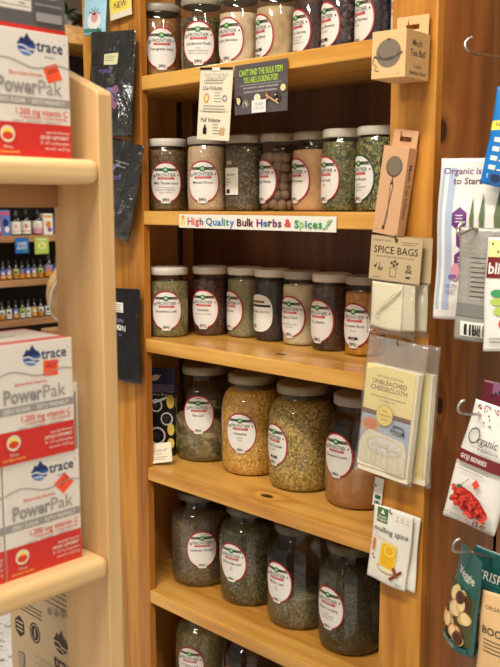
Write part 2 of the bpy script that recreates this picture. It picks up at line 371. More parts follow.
    def barcode(s, u0, v0, u1, v1, m='black', seed=3):
        r = random.Random(seed); x = u0; n = 22; dx = (u1-u0)/n
        for i in range(n):
            if r.random() < .6: s.rect(x, v0, x+dx, v1, m)
            x += dx
    def build(s, name, parent, kind=None):
        me = bpy.data.meshes.new(name); me.from_pydata([tuple(v) for v in s.V], [], s.F)
        for k in s.mats: me.materials.append(M[k])
        me.polygons.foreach_set('material_index', s.M); me.update()
        o = bpy.data.objects.new(name, me); COL.objects.link(o); o.parent = parent
        if kind: o['kind'] = kind
        return o
def front(y0=0.0, ox=0, oz=0): return lambda u, v, l: Vector((ox+u, y0-l, oz+v))
def right(x0=0.0): return lambda u, v, l: Vector((x0+l, u, v))

# ------------------------------------------------------------------ the room
bx('floor', (-6, 6, -6, 6, -.1, 0), 'terrazzo', kind='structure')
bx('ceiling', (-6, 6, -6, 6, 3.12, 3.22), 'ceiling_tile', kind='structure')
bx('wall_left', (-3.75, -3.65, -3, 6, 0, 3.12), 'wall_paint', kind='structure')
bx('wall_back', (-3.65, 6, 4.4, 4.5, 0, 3.12), 'wall_paint', kind='structure')
for i, (lx, ly, lz) in enumerate(LAMPS):
    bm = bmesh.new(); box(bm, lx-.64, lx+.64, ly-.17, ly-.145, lz-.04, lz+.06); box(bm, lx-.64, lx+.64, ly+.145, ly+.17, lz-.04, lz+.06)
    box(bm, lx-.64, lx-.6, ly-.145, ly+.145, lz-.04, lz+.06); box(bm, lx+.6, lx+.64, ly-.145, ly+.145, lz-.04, lz+.06)
    root = empty('ceiling_lamp', (0, 0, 0)); tag(root, 'white ceiling light fixture %s' % ('in front of the jar shelving', 'near the right end of the aisle', 'farthest back behind the viewer', 'between the jar shelving and the bottle shelving', 'beside the far bottle shelving')[i], 'ceiling light', 'ceiling lights'); obj('frame', bm, 'white', root)
    bx('diffuser', (lx-.6, lx+.6, ly-.145, ly+.145, lz-.02, lz+.055), 'lamp_glow', root)

# ------------------------------------------------------------------ the honey pine shelving with jars
SZ = [.29, .605, .921, 1.238, 1.540, 1.846]; TH = .032
XL, XR = -.125, .70; YB = .262
unit = empty('shelving_unit', (0, 0, 0)); tag(unit, 'honey pine shelving unit with six shelves of herb jars', 'shelf')
def shelf_board(z):   # a board notched around the two stiles
    bm = bmesh.new(); out = [(-.0105, 0), (.6815, 0), (.6815, .021), (.6995, .021), (.6995, YB), (XL, YB), (XL, .021), (-.0105, .021)]
    a = [bm.verts.new((x, y, z-TH)) for x, y in out]; b = [bm.verts.new((x, y, z)) for x, y in out]; bm.faces.new(a[::-1]); bm.faces.new(b)
    for i in range(8): j = (i+1) % 8; bm.faces.new((a[i], a[j], b[j], b[i]))
    obj('shelf', bm, 'pine_shelf', unit, bev=.003)
for z in SZ: shelf_board(z)
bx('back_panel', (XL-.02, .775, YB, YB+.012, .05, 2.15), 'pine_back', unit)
bx('side_panel', (XL-.02, XL, .021, YB, 0, 2.15), 'pine_inner', unit)
bx('side_panel', (.7, .775, .021, .62, 0, 2.15), 'pine_side', unit)
bx('stile', (.682, .7745, -.001, .020, 0, 2.15), 'pine_stile', unit, bev=.002)
bx('stile', (-.053, -.011, -.001, .020, 0, 2.15), 'pine_stile_edge', unit, bev=.002)
bx('toe_kick', (-.004, .682, .02, .035, 0, .1), 'pine_stile', unit)
for (yy) in (.095, .215):
    bm = bmesh.new(); box(bm, XL, XL+.002, yy-.008, yy+.008, .2, 2.14)
    st = obj('shelf_standard', bm, 'galv', unit)
    a = Art(right(XL+.002)); z = .22
    while z < 2.12: a.rect(yy-.003, z, yy+.003, z+.006, 'black'); z += .0125
    a.build('slot_row', st)
pil = empty('neighbour_pilaster', (0, 0, 0)); tag(pil, 'plain honey pine upright board left of the jar shelving', 'wood panel')
bx('board', (-.235, -.054, .002, .0195, 0, 2.15), 'pine_stile', pil, bev=.002); bx('side_board', (-.235, -.21, .0195, .26, 0, 2.15), 'pine_stile_edge', pil)

# ------------------------------------------------------------------ jars
def interp(prof, z):
    for (r0, z0), (r1, z1) in zip(prof, prof[1:]):
        if z0 <= z <= z1 and z1 > z0: return r0+(r1-r0)*(z-z0)/(z1-z0)
    return prof[-1][0]
def frontier(a, s, name, sub=(), border='crimson', extra=False, plain=False):
    ru, rv = .0290*s, .0345*s
    a.ell(0, 0, ru, rv, border, 48, p=2.15); a.ell(0, -.0004*s, ru*.925, rv*.935, 'white', 48, p=2.15)
    a.ell(0, -rv+.004*s, .0085*s, .0055*s, 'white', 16, p=4)
    v = .0205*s
    for sg in (-1, 1):
        a.rect(sg*.0045*s, v-.0014*s, sg*.0195*s, v+.0032*s, 'banner_dark')
        a.rect(sg*.010*s, v-.0002*s, sg*.0175*s, v+.0018*s, 'banner_tan')
        a.ell(sg*.0205*s, v-.0004*s, .003*s, .0014*s, 'greyink', 10)
    a.ell(0, v+.0005*s, .0052*s, .0046*s, 'green', 20); a.ell(0, v+.0008*s, .003*s, .0026*s, 'leaf_light', 12)
    a.text('FRONTIER', .0005*s, .0125*s, .0058*s, 'darkgreen' if border == 'darkgreen' else 'ink', 0, .034*s)
    a.ell(-.0205*s, .0105*s, .0024*s, .0028*s, 'darkgreen', 12, inner=.55)
    a.ell(.0215*s, .0125*s, .0014*s, .0014*s, 'ink', 8)
    a.rect(-.0135*s, .0052*s, .0145*s, .0084*s, 'red'); a.text('NATURAL PRODUCTS', .0005*s, .0068*s, .0014*s, 'white', 0, .025*s)
    a.text(name, 0, -.0012*s, .0042*s, 'ink', .3, .042*s)
    for i, t in enumerate(sub): a.text(t, 0, -.0085*s-i*.0042*s, .0022*s, 'ink', 0, .038*s)
    if extra: a.rect(-.0085*s, -.0225*s, .0085*s, -.0185*s, 'black'); a.text('BULK', 0, -.0205*s, .0022*s, 'white', .5)
    a.rect(-.006*s, -.0305*s, .006*s, -.0270*s, 'white'); a.barcode(-.0055*s, -.0308*s, .0055*s, -.0272*s)
def plainlabel(a, s, title, lines):
    a.ell(0, 0, .026*s, .031*s, 'white', 40, p=2.6)
    a.rect(-.020*s, .017*s, .012*s, .021*s, 'banner_tan'); a.rect(-.022*s, .0105*s, .022*s, .0145*s, 'black')
    a.text(title, 0, .003*s, .0044*s, 'ink', .3, .04*s)
    for i, t in enumerate(lines): a.text(t, -.016*s, -.004*s-.004*s*i, .0024*s, 'greyink', 0, .03*s, align='l')
    a.barcode(-.014*s, -.025*s, -.004*s, -.019*s)
def paperlabel(a, s, title, lines):
    a.rect(-.019*s, -.024*s, .016*s, .024*s, 'paper'); a.rect(-.012*s, .026*s, .003*s, .036*s, 'kraft_grey')
    a.rect(-.012*s, .0265*s, .003*s, .0295*s, 'ink'); a.text(title, -.002*s, .012*s, .0038*s, 'ink', .6, .03*s)
    for i, t in enumerate(lines): a.text(t, -.014*s, .004*s-.005*s*i, .003*s, 'ink', 0, .026*s, align='l')
    a.rect(-.012*s, -.021*s, -.002*s, -.014*s, 'black')
def bannerlabel(a, s, title, lines):
    a.ell(0, 0, .024*s, .033*s, 'lilac', 40, p=3); a.rect(-.018*s, -.012*s, .018*s, .006*s, 'white'); a.text(title, 0, -.003*s, .005*s, 'violet', .4, .03*s)
R1 = .0445
JH = 1.055
SMALL = [(0, 0), (.035, 0), (.0415, .0022), (.0440, .007), (R1, .014), (R1, .060), (R1, .122), (.0438, .129), (.0418, .135), (.0400, .139), (.0395, .141), (.0395, .146)]
R2 = .070
BIG = [(0, 0), (.052, 0), (.061, .004), (.0672, .014), (R2, .030), (R2, .060), (.0702, .11), (.0702, .150), (.0690, .166), (.0660, .180), (.0610, .191), (.0555, .199), (.0515, .205), (.0500, .211), (.0498, .220)]
def prof_of(base, sr, sh): return [(r*sr, z*sh) for r, z in base]
def refine(prof, n=3):
    out = []
    for (r0, z0), (r1, z1) in zip(prof, prof[1:]):
        for k in range(n): t = k/n; out.append((r0+(r1-r0)*t, z0+(z1-z0)*t))
    return out+[prof[-1]]
def jar(kind, x, y, z, px_lab, content, fill, label, lab, lid='lid_white', lz=None, sr=1, sh=1, grp='', nut=False, lean=0, cat='jar'):
    base = SMALL if kind == 's' else BIG
    pr = prof_of(base, sr, sh); top = pr[-1][1]; R = max(p[0] for p in pr)
    root = empty('herb_jar', (x, y, z)); tag(root, label, cat, grp)
    bm = bmesh.new(); lathe(bm, pr, 64); obj('glass_body', bm, 'jar_glass', root, smooth=True)
    # contents
    zt = top*fill; t = .0022; c = [(max(0, r-t), max(zz, t)) for r, zz in refine(pr, 3) if zz < zt]
    c = [(0, t)]+[q for q in c if q[0] > 0]; rt = interp(pr, zt)-t; c.append((rt, zt))
    if nut:
        bm = bmesh.new(); rr = random.Random(5); rad = .0115; zz = rad+t
        while zz < zt:
            for ring, nn in ((R-t-rad*1.05, 10), (R-t-rad*3.1, 4)):
                ph = rr.random()*6
                for i in range(nn):
                    m = Matrix.Translation((ring*cos(ph+2*pi*i/nn), ring*sin(ph+2*pi*i/nn), zz+rr.uniform(-.003, .003))) @ Matrix.Rotation(rr.random()*3, 4, 'X') @ Matrix.Diagonal((rad*1.0, rad*.98, rad*1.12, 1))
                    bmesh.ops.create_uvsphere(bm, u_segments=12, v_segments=8, radius=1, matrix=m)
            zz += rad*1.75
        o = obj('contents', bm, content, root, smooth=True); o['kind'] = 'stuff'
    else:
        bm = bmesh.new(); lathe(bm, c+[(rt*.5, zt+.003), (0, zt+.004)], 48); o = obj('contents', bm, content, root, smooth=True); o['kind'] = 'stuff'
    if content == 'bay':  # loose leaves pressed against the glass
        rr = random.Random(11)
        bm = bmesh.new()
        for i in range(70):
            a0 = rr.random()*2*pi; z0 = rr.uniform(.02, zt-.012) if i < 50 else rr.uniform(zt-.01, zt+.012); tilt = rr.uniform(-1.3, 1.3); L, W = rr.uniform(.018, .026), rr.uniform(.006, .009)
            top_, bot_ = [], []
            for k in range(7):
                q = -1+2*k/6; wd = W*(1-q*q)**.7 if abs(q) < 1 else 0
                for sgn, lst in ((1, top_), (-1, bot_)):
                    uu = q*L*cos(tilt)-sgn*wd*sin(tilt); vv = q*L*sin(tilt)+sgn*wd*cos(tilt)
                    zz = min(max(z0+vv, .006), zt+.02); rd = interp(pr, zz)-.0012-.0008*(i % 3)
                    lst.append(bm.verts.new((rd*cos(a0+uu/R), rd*sin(a0+uu/R), zz)))
            for k in range(6):
                try: f = bm.faces.new((top_[k], top_[k+1], bot_[k+1], bot_[k])); f.material_index = i % 2
                except ValueError: pass
        lf = obj('leaves', bm, ['leaf_bay_a', 'leaf_bay_b'], o); lf['kind'] = 'stuff'
    # lid: threaded screw cap
    lr = pr[-1][0]+.0030; lh = (.0175 if kind == 's' else .021)*sh; l0 = top-.004 if kind == 's' else top-.003
    if kind == 's': lr = .0430*sr
    bm = bmesh.new(); n = 72; prl = [(lr-.0015, l0), (lr, l0+.0015), (lr, l0+lh*.80), (lr-.0012, l0+lh*.94), (lr-.004, l0+lh), (lr*.8, l0+lh-.0008), (0, l0+lh-.0008)]
    lathe(bm, [(lr-.003, l0+.001)]+prl, n)
    for v in bm.verts:
        if l0+.001 < v.co.z < l0+lh*.85:
            an = atan2(v.co.y, v.co.x); q = 1+.006*(round(an/(2*pi)*n) % 2); v.co.x *= q; v.co.y *= q
    obj('lid', bm, lid, root, smooth=True)
    # label on the glass, turned the way the photo shows it
    d = Vector((CAM.x-x, CAM.y-y)); az = atan2(d.y, d.x); dist = sqrt(d.length_squared+(CAM.z-z)**2)
    rp = R*FPX/((Vector((x, y, z))-CAM).dot(Fw)); P = Vector((x, y, z+.1))-CAM; cpx = 250+FPX*P.dot(Rt)/P.dot(Fw)
    az += asin(max(-.85, min(.85, (px_lab-cpx)/rp)))
    zc = lz
    def f(u, v, l):
        zz = zc+v; r = interp(pr, zz)+.0005+l; return Vector((r*cos(az+u/R), r*sin(az+u/R), zz))
    a = Art(f, step=.006, eps=.00018); lab(a); a.build('label', root)
    return root
flat('leaf_bay_a', (160, 146, 104), .5); flat('leaf_bay_b', (118, 108, 72), .5)
G = {0: 'small herb jars on the top shelf', 1: 'small herb jars on the second shelf', 2: 'small herb jars on the third shelf', 3: 'large herb jars on the fourth shelf', 4: 'large herb jars on the fifth shelf', 5: 'large herb jars on the bottom shelf'}
def F(*a, **k): return lambda art: frontier(art, S, *a, **k)
S = 1.36
T = SZ[5]
def small(row, z, data):
    for (x, y, pl, ct, fl, lb, lab, lid, nut) in data: jar('s', x, y, z, pl, ct, fl, lb, lab, lid=lid, lz=.0665, sh=JH, sr=1.11 if x < 0 else 1.06 if x == data[1][0] and row != 2 else 1.0, grp=G[row], nut=nut)
small(0, T, [
 (-.036, .082, 161.5, 'fenugreek', .86, 'golden brown fenugreek seed jar at the left end of the top shelf', F('Fenugreek Seed'), 'lid_grey', 0),
 (.087, .10, 198, 'cardamom', .80, 'dark green cardamom jar second from the left on the top shelf', F('Cardamom Pods', ('Green', 'GROWN ORGANICALLY', 'Whole cardamom pods')), 'lid_grey', 0),
 (.182, .125, 227, 'garlic', .80, 'pale garlic granules jar third on the top shelf', F('Garlic Granules'), 'lid_grey', 0),
 (.272, .150, 257, 'ginger', .82, 'tan ginger root jar fourth on the top shelf', F('Ginger Root', ('Cut', ''), extra=True), 'lid_grey', 0),
 (.362, .170, 288.5, 'hawthorn', .9, 'dark hawthorn berries jar fifth on the top shelf', F('Hawthorn Berries', ('CERTIFIED ORGANIC', 'Whole hawthorn', 'GROWN ORGANICALLY')), 'lid_white', 0),
 (.448, .160, 318, 'hibiscus', .9, 'dark purple hibiscus flowers jar above the tall white card on the top shelf', F('Hibiscus Flowers', ('Cut and sifted',), extra=True), 'lid_white', 0),
 (.538, .155, 354, 'juniper', .9, 'blackish juniper berries jar on the top shelf beside the tea ball box', F('Juniper Berries', ('Whole',)), 'lid_white', 0),
 (.628, .150, 391, 'darkherb', .8, 'last jar on the top shelf, half hidden behind the tea ball box', F('Lemon Balm', ('Cut',)), 'lid_white', 0)])
small(1, SZ[4], [
 (-.019, .082, 165.5, 'thistle', .92, 'speckled brown milk thistle seed jar at the left of the second shelf', F('Milk Thistle Seed', ('Milk thistle seed, whole', 'GROWN ORGANICALLY', 'Silybum marianum')), 'lid_white', 0),
 (.103, .10, 202.5, 'minced', .95, 'beige minced onion jar second on the second shelf', F('Minced Onion'), 'lid_grey', 0),
 (.190, .135, 231, 'chia', .93, 'grey speckled seed jar with a square paper label on the second shelf', lambda a: paperlabel(a, 1.25, 'Chia Seed', ('Whole', 'Organic', 'Bulk')), 'lid_grey', 0),
 (.276, .158, 259, 'nutmeg', .86, 'jar of whole round nutmegs on the second shelf', F('Nutmeg Whole'), 'lid_grey', 1),
 (.364, .168, 288.5, 'onion_powder', .84, 'orange tan onion powder jar fifth on the second shelf', F('Onion Powder'), 'lid_grey', 0),
 (.454, .158, 322, 'parsley', .92, 'green parsley leaf jar with a red rimmed label on the second shelf', F('Parsley Leaf', ('Flakes',)), 'lid_white', 0),
 (.544, .157, 354, 'lemongrass', .95, 'green leafy jar with a green rimmed label on the second shelf', F('Lemon Rosae', ('Tea cut', 'GROWN ORGANICALLY', 'Rosae leaf cut'), border='darkgreen'), 'lid_white', 0),
 (.634, .160, 383, 'darkherb', .9, 'jar with a lilac label half hidden behind the tea infuser box', lambda a: bannerlabel(a, 1.3, 'Lavender', ()), 'lid_white', 0)])
small(2, SZ[3], [
 (-.017, .080, 166, 'rosemary', .86, 'olive rosemary leaf jar at the left of the third shelf', F('Rosemary Leaf'), 'lid_white', 0),
 (.040, .166, 203, 'rosehips', .88, 'dark red rosehips jar second on the third shelf', F('Rosehips', ('Seedless, cut and sifted',)), 'lid_white', 0),
 (.124, .204, 230, 'sage', .9, 'grey green sage leaf jar third on the third shelf', F('Sage Leaf', ('Cut',)), 'lid_white', 0),
 (.214, .204, 259, 'berries', .92, 'black dried berries jar with a plain white label on the third shelf', lambda a: plainlabel(a, 1.4, 'Schisandra Berries', ('Whole', 'Organic', 'Bulk')), 'lid_white', 0),
 (.304, .205, 289.5, 'flour', .88, 'cream tapioca flour jar fifth on the third shelf', F('Tapioca Flour', ('Fine', 'GROWN ORGANICALLY', 'Tapioca flour')), 'lid_grey', 0),
 (.403, .190, 318, 'staranise', .92, 'brown loose tea jar sixth on the third shelf', F('Tea, Assam'), 'lid_white', 0),
 (.497, .188, 354, 'turmeric', .86, 'orange yellow turmeric root jar beside the hanging spice bags', F('Turmeric Root', ('Ground',), extra=True), 'lid_grey', 0)])
S = 1.36
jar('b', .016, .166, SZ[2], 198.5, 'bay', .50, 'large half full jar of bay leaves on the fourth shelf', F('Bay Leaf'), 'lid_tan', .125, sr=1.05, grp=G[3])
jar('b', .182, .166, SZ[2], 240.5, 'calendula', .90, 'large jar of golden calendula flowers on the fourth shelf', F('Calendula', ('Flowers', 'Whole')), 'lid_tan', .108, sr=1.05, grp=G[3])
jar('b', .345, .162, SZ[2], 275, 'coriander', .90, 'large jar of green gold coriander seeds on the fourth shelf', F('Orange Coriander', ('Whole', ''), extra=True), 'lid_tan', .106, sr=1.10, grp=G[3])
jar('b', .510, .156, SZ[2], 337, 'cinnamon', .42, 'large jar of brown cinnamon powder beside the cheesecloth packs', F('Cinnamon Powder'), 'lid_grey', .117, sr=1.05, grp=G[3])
jar('b', .024, .140, SZ[1], 202, 'lavender', .80, 'large jar of grey brown lavender flowers at the left of the fifth shelf', F('Lavender Flowers'), 'lid_shaded', .105, sr=1.05, grp=G[4])
jar('b', .190, .150, SZ[1], 232, 'yerba', .84, 'large jar of dark olive leaf second on the fifth shelf', F('White Sage Leaf', ('Cut', 'Sifted')), 'lid_shaded', .112, sr=1.05, grp=G[4])
jar('b', .354, .143, SZ[1], 277.5, 'mullein', .36, 'large jar one third full of mullein leaf on the fifth shelf', F('Mullein Leaf', ('Cut', 'Sifted')), 'lid_shaded', .112, sr=1.05, grp=G[4])
jar('b', .513, .135, SZ[1], 329, 'nettle', .84, 'large jar of dark green nettle leaf on the fifth shelf', F('Nettle, Stinging', ('Leaf', 'CUT AND SIFTED', 'Wild crafted leaf')), 'lid_shaded', .105, sr=1.05, grp=G[4])
jar('b', .630, .188, SZ[1], 381, 'oregano', .62, 'last jar on the fifth shelf, mostly hidden behind the right stile', F('Oregano Leaf'), 'lid_shaded', .112, sr=.85, grp=G[4])
jar('b', .028, .140, SZ[0], 190, 'oregano', .86, 'large jar of sage green herb on the bottom shelf at the left', F('Oregano Leaf'), 'lid_shaded', .112, grp=G[5])
jar('b', .190, .150, SZ[0], 232, 'mullein', .3, 'large nearly empty jar second on the bottom shelf', F('Peppermint'), 'lid_shaded', .112, grp=G[5])
jar('b', .354, .150, SZ[0], 280, 'nettle', .6, 'large jar third on the bottom shelf, only its top in view', F('Thyme Leaf'), 'lid_shaded', .112, grp=G[5])

# ------------------------------------------------------------------ signs on the shelf edges
def card(name, pA, pB, pC, Y, label, cat, mat, fn, th=.0006, group=None):
    """flat sign on a plane Y: pA = top-left, pB = top-right, pC = bottom-left in the photo"""
    A, B, C_ = onY(*pA, Y), onY(*pB, Y), onY(*pC, Y)
    W = (B-A).length; H = (C_-A).length; tilt = atan2(B.z-A.z, B.x-A.x)
    c = (A+B+C_+(B+C_-A))/4
    root = empty(name, c, (0, -tilt, 0)); tag(root, label, cat, group)
    bx('sheet', (-W/2, W/2, 0, th, -H/2, H/2), mat, root); a = Art(front(0)); fn(a, W, H); a.build('print', root)
    return root
def hand(a, W, H):
    cols = ['hi_red', 'hi_red', 'hi_orange', 'hi_blue', 'hi_purple', 'hi_green', 'hi_purple', 'hi_blue', 'hi_red', 'hi_green']
    a.rect(-W*.49, -H*.4, -W*.45, H*.35, 'straw'); a.line([(-W*.485, -H*.3), (-W*.47, H*.3), (-W*.46, -.2*H)], .0025, 'leaf_light'); a.ell(-W*.47, H*.28, .004, .004, 'hi_orange', 10)
    u = -W*.435
    words = [('High', ['hi_red', 'hi_red', 'hi_red', 'hi_purple']), ('Quality', ['hi_blue', 'hi_blue', 'hi_blue', 'hi_blue', 'hi_green', 'hi_blue', 'hi_blue']), ('Bulk', ['maroon']*4), ('Herbs', ['hi_purple', 'hi_blue', 'maroon', 'hi_purple', 'hi_purple']), ('&', ['hi_red']), ('Spices', ['hi_green', 'leaf_light', 'hi_blue', 'hi_green', 'hi_green', 'hi_green'])]
    tot = sum(sum(glyphs(ch, 1)[2]+.09 for ch in w_)+.24 for w_, _ in words); sc = (W*.88)/tot; h = H*.50
    for w_, cs in words:
        for ch, c in zip(w_, cs):
            wd = glyphs(ch, 1)[2]*sc; a.text(ch, u+wd/2, random.uniform(-.03, .03)*H, h, c, 1.6, squeeze=sc/(h/.7)); u += wd+.09*sc
        u += .24*sc
    a.line([(W*.43, -H*.35), (W*.465, 0), (W*.48, H*.3)], .002, 'hi_green')
    for q in (-.2, 0, .2): a.ell(W*.455+q*.01, q*H, .005, .0016, 'leaf_light', 10, rot=.6)
card('shelf_sign', (179, 214), (336.5, 216.5), (179, 227.5), -.0035, 'long white hand lettered sign about bulk herbs and spices on shelf edge', 'sign', 'paper', hand)
def howto(a, W, H):
    a.text('HOW TO USE BULK', 0, H*.40, .006, 'greyink', 0, W*.75); a.text('HERBS & SPICES', 0, H*.355, .006, 'greyink', 0, W*.6)
    for v, t in ((.22, 'Use Volume'), (-.22, 'Full Volume')):
        a.text(t, -W*.1, H*v, .009, 'ink', .6, W*.6, shear=.2)
        a.lines(-W*.02, H*(v-.07), W*.2, 4, .006, .0015, 'greyink', seed=int(v*10))
    a.ell(-W*.26, H*.08, .008, .010, 'hi_orange', 14); a.ell(-W*.26, H*.08, .005, .007, 'straw', 12); a.ell(W*.3, H*.08, .007, .007, 'greyink', 12, inner=.6)
    a.lines(-W*.35, -H*.03, W*.35, 3, .006, .0012, 'greyink', seed=4); a.lines(-W*.35, H*.32, W*.35, 2, .005, .0012, 'greyink', seed=5)
    a.rect(-W*.31, -H*.42, -W*.20, -H*.33, 'black'); a.rect(-W*.28, -H*.33, -W*.23, -H*.29, 'black'); a.poly([(W*.2, -H*.42), (W*.34, -H*.42), (W*.36, -H*.32), (W*.22, -H*.32)], 'kraft')
    a.rect(-W*.5, H*.47, W*.5, H*.5, 'black'); a.rect(-W*.12, H*.455, W*.12, H*.5, 'paper'); a.rect(-W*.45, -H*.1, W*.45, -H*.095, 'greyink')
card('instruction_card', (198, 68), (230.5, 67.5), (199.5, 139), -.006, 'tall white instruction card clipped below the top shelf', 'card', 'cream', howto)
def bulkcard(a, W, H):
    for i in range(4): a.rect(-W*.5, -H*.5+i*H*.25, W*.5, -H*.5+i*H*.25+.0006, 'slate_dark')
    a.text("CAN'T FIND THE BULK ITEM", 0, H*.33, H*.12, 'lime_text', 1.4, W*.82); a.text('YOU ARE LOOKING FOR?', 0, H*.18, H*.12, 'lime_text', 1.4, W*.66)
    a.rect(-W*.4, H*.075, W*.4, H*.08, 'paper'); a.text('WE CAN SPECIAL ORDER IT IN BULK SIZES', 0, H*.02, .0035, 'white', 0, W*.8); a.text('PLEASE ASK US FOR MORE INFORMATION', 0, -H*.06, .0035, 'white', 0, W*.62)
    rr = random.Random(3)
    for (u, v, r, m1, m2) in ((-.42, -.22, .12, 'black', 'chip_light'), (-.28, -.3, .1, 'greyink', 'dark_brown'), (-.05, -.2, .1, 'white', 'straw'), (.13, -.18, .11, 'chestnut', 'dark_brown'), (.32, -.22, .12, 'slate_dark', 'black'), (.44, -.05, .08, 'chip_light', 'straw')):
        r2 = r*W*.62; a.ell(u*W, v*H, min(r2, (0.5-abs(u))*W+.001) if abs(u) > .4 else r2, r2*.95, m1, 20); a.ell(u*W, v*H, r2*.5, r2*.6, m2, 16)
        for k in range(7): a.ell(u*W+rr.uniform(-.5, .5)*r2*.7, v*H+rr.uniform(-.7, .7)*r2, .0022, .0018, m2 if k % 2 else 'chip_light', 8)
    a.line([(.12*W, -.15*H), (.36*W, -.35*H)], .003, 'kraft'); a.rect(-W*.14, -H*.49, W*.13, -H*.24, 'white'); a.text('SHOP', 0, -H*.32, .006, 'greyink', .3); a.text('NATURAL FOODS', 0, -H*.40, .003, 'greyink', 0, W*.2)
card('request_card', (234.5, 66), (287.5, 58), (235, 115.5), -.006, 'dark brown card with lime lettering hung below the top shelf', 'card', 'slate', bulkcard)
def elder(a, W, H):
    a.rect(-W/2, -H/2, W/2, H/2, 'black')
    a.rect(-W*.5, H*.22, W*.5, H*.5, 'navy'); a.text('ELDERBERRIES', 0, H*.27, H*.09, 'lilac', .8, W*.92); a.text('How to Brew', W*.05, H*.20, H*.03, 'white', 0); a.ell(-W*.05, H*.39, W*.12, H*.035, 'white', 16, rot=.4); a.line([(-W*.12, H*.36), (W*.1, H*.42)], .003, 'white')
    for (u, v, r) in ((-.38, .13, .11), (-.02, .07, .17), (-.33, -.1, .17), (.28, -.08, .17), (.02, -.28, .23)):
        a.ell(u*W, v*H, r*W, r*W*1.05, 'white', 28); a.ell(u*W, v*H, r*W*.8, r*W*.84, 'black', 28); a.ell(u*W-.1*r*W, v*H, r*W*.4, r*W*.45, 'slate_dark', 20)
    a.line([(-W*.1, H*.1), (W*.3, H*.17)], .006, 'white'); a.line([(-W*.4, -H*.2), (-W*.1, -H*.42)], .005, 'white')
    a.ell(W*.38, H*.12, W*.11, H*.08, 'yellow', 18); a.ell(W*.4, -H*.2, W*.1, H*.07, 'yellow', 18); a.ell(W*.4, -H*.36, W*.1, H*.06, 'yellow', 18)
A0 = onY(149, 376, .045); B0 = onY(178.5, 370, .045)
root = empty('elderberry_booklet', (-.03, .052, SZ[2]), (radians(-4), 0, radians(33))); tag(root, 'dark booklet with round elderberry pictures leaning beside the bay leaf jar', 'booklet')
root.location = (-.076, .084, SZ[2]+.002)
W_, H_ = .094, .222
bx('cover', (-W_/2, W_/2, 0, .004, 0, H_), 'black', root); a = Art(front(0, 0, H_/2)); elder(a, W_, H_); a.build('print', root)
root = empty('shelf_tag', (.002, .026, SZ[2]+.004), (radians(-18), radians(-8), radians(38))); tag(root, 'small cream card standing in front of the dark booklet', 'card')
bx('sheet', (-.034, .034, 0, .001, 0.004, .052), 'cream', root); a = Art(front(0, 0, .028)); a.text('ROSEHIP', .004, .006, .007, 'greyink', .3, .045); a.text('SYRUP', 0, -.003, .005, 'greyink', 0); a.lines(-.022, -.011, .024, 2, .005, .0016, 'greyink'); a.build('print', root)

# ------------------------------------------------------------------ hanging goods on the right stile
def jhook(p, d=(0, -1, 0), L=.03, label='', mat='dark_steel', r=.0011, curl=.008, group=None):
    p = Vector(p); d = Vector(d).normalized(); bm = bmesh.new()
    pts = [p+d*0, p+d*L*.5-Vector((0, 0, .001)), p+d*L*.85, p+d*L+Vector((0, 0, curl*.5)), p+d*(L*.96)+Vector((0, 0, curl*1.2))]
    tube(bm, smoothpath(pts, 5), r, 8); o = obj('hook', bm, mat, None, smooth=True); tag(o, label, 'hook', group); return o
def prism(bm, x0, x1, y0, y1, z0, z1, mi=0): box(bm, x0, x1, y0, y1, z0, z1, mi)
def tab_mesh(bm, x0, x1, y, z0, z1, th=.0008, slot=None, mi=0):
    # flat tab with a slot: eight boxes around the opening
    if not slot: box(bm, x0, x1, y, y+th, z0, z1, mi); return
    a, b, c, d = slot
    box(bm, x0, a, y, y+th, z0, z1, mi); box(bm, b, x1, y, y+th, z0, z1, mi); box(bm, a, b, y, y+th, z0, c, mi); box(bm, a, b, y, y+th, d, z1, mi)
GR = 'packages hanging on the right stile'
# tea ball box
c = onY(371, 79.5, -.088)
root = empty('tea_ball_box', (c.x, -.088, c.z), (0, radians(1), radians(3))); tag(root, 'square kraft box picturing a mesh tea ball, hanging at the top of the right stile', 'box', GR)
w1, d1, h1 = .065, .076, .076
bm = bmesh.new(); box(bm, 0, w1, 0, d1, 0, h1); obj('carton', bm, 'kraft_light', root, bev=.0008)
bm = bmesh.new(); tab_mesh(bm, .0, w1-.003, d1-.001, h1, h1+.034, slot=(.018, .044, h1+.012, h1+.020)); obj('hang_tab', bm, 'kraft_light', root)
a = Art(front(0)); cx, cz = w1*.5, h1*.52
a.ell(cx, cz, .024, .023, 'mesh_grey', 32); a.ell(cx, cz+.002, .020, .014, 'mesh_dark', 28); a.ell(cx, cz+.004, .019, .013, 'mesh_grey', 28)
a.line([(cx-.027, cz-.004), (cx-.012, cz-.009), (cx+.012, cz-.007), (cx+.027, cz)], .0035, 'mesh_dark'); a.ell(cx, cz+.022, .004, .002, 'mesh_dark', 12)
a.line([(cx-.027, cz-.002), (cx-.030, cz-.014), (cx-.022, cz-.020), (cx-.026, cz-.026), (cx-.018, cz-.028)], .0016, 'mesh_dark'); a.text('1.0', .052, .006, .003, 'ink'); a.build('picture', root)
a = Art(right(w1)); a.text('Mesh', .036, .057, .0105, 'ink', .6, .05); a.text('Tea Ball', .038, .041, .0105, 'ink', .6, .066); a.text('3 inch', .038, .020, .0065, 'ink', .2); a.text('Stainless Steel', .039, .0095, .0065, 'ink', .2, .062); a.build('lettering', root)
hk = onY(401, 16, -.004)
jhook((root.location.x+.031, 0, root.location.z+h1+.0145), L=.028, label='small wire hook holding the tea ball box', mat='brass')
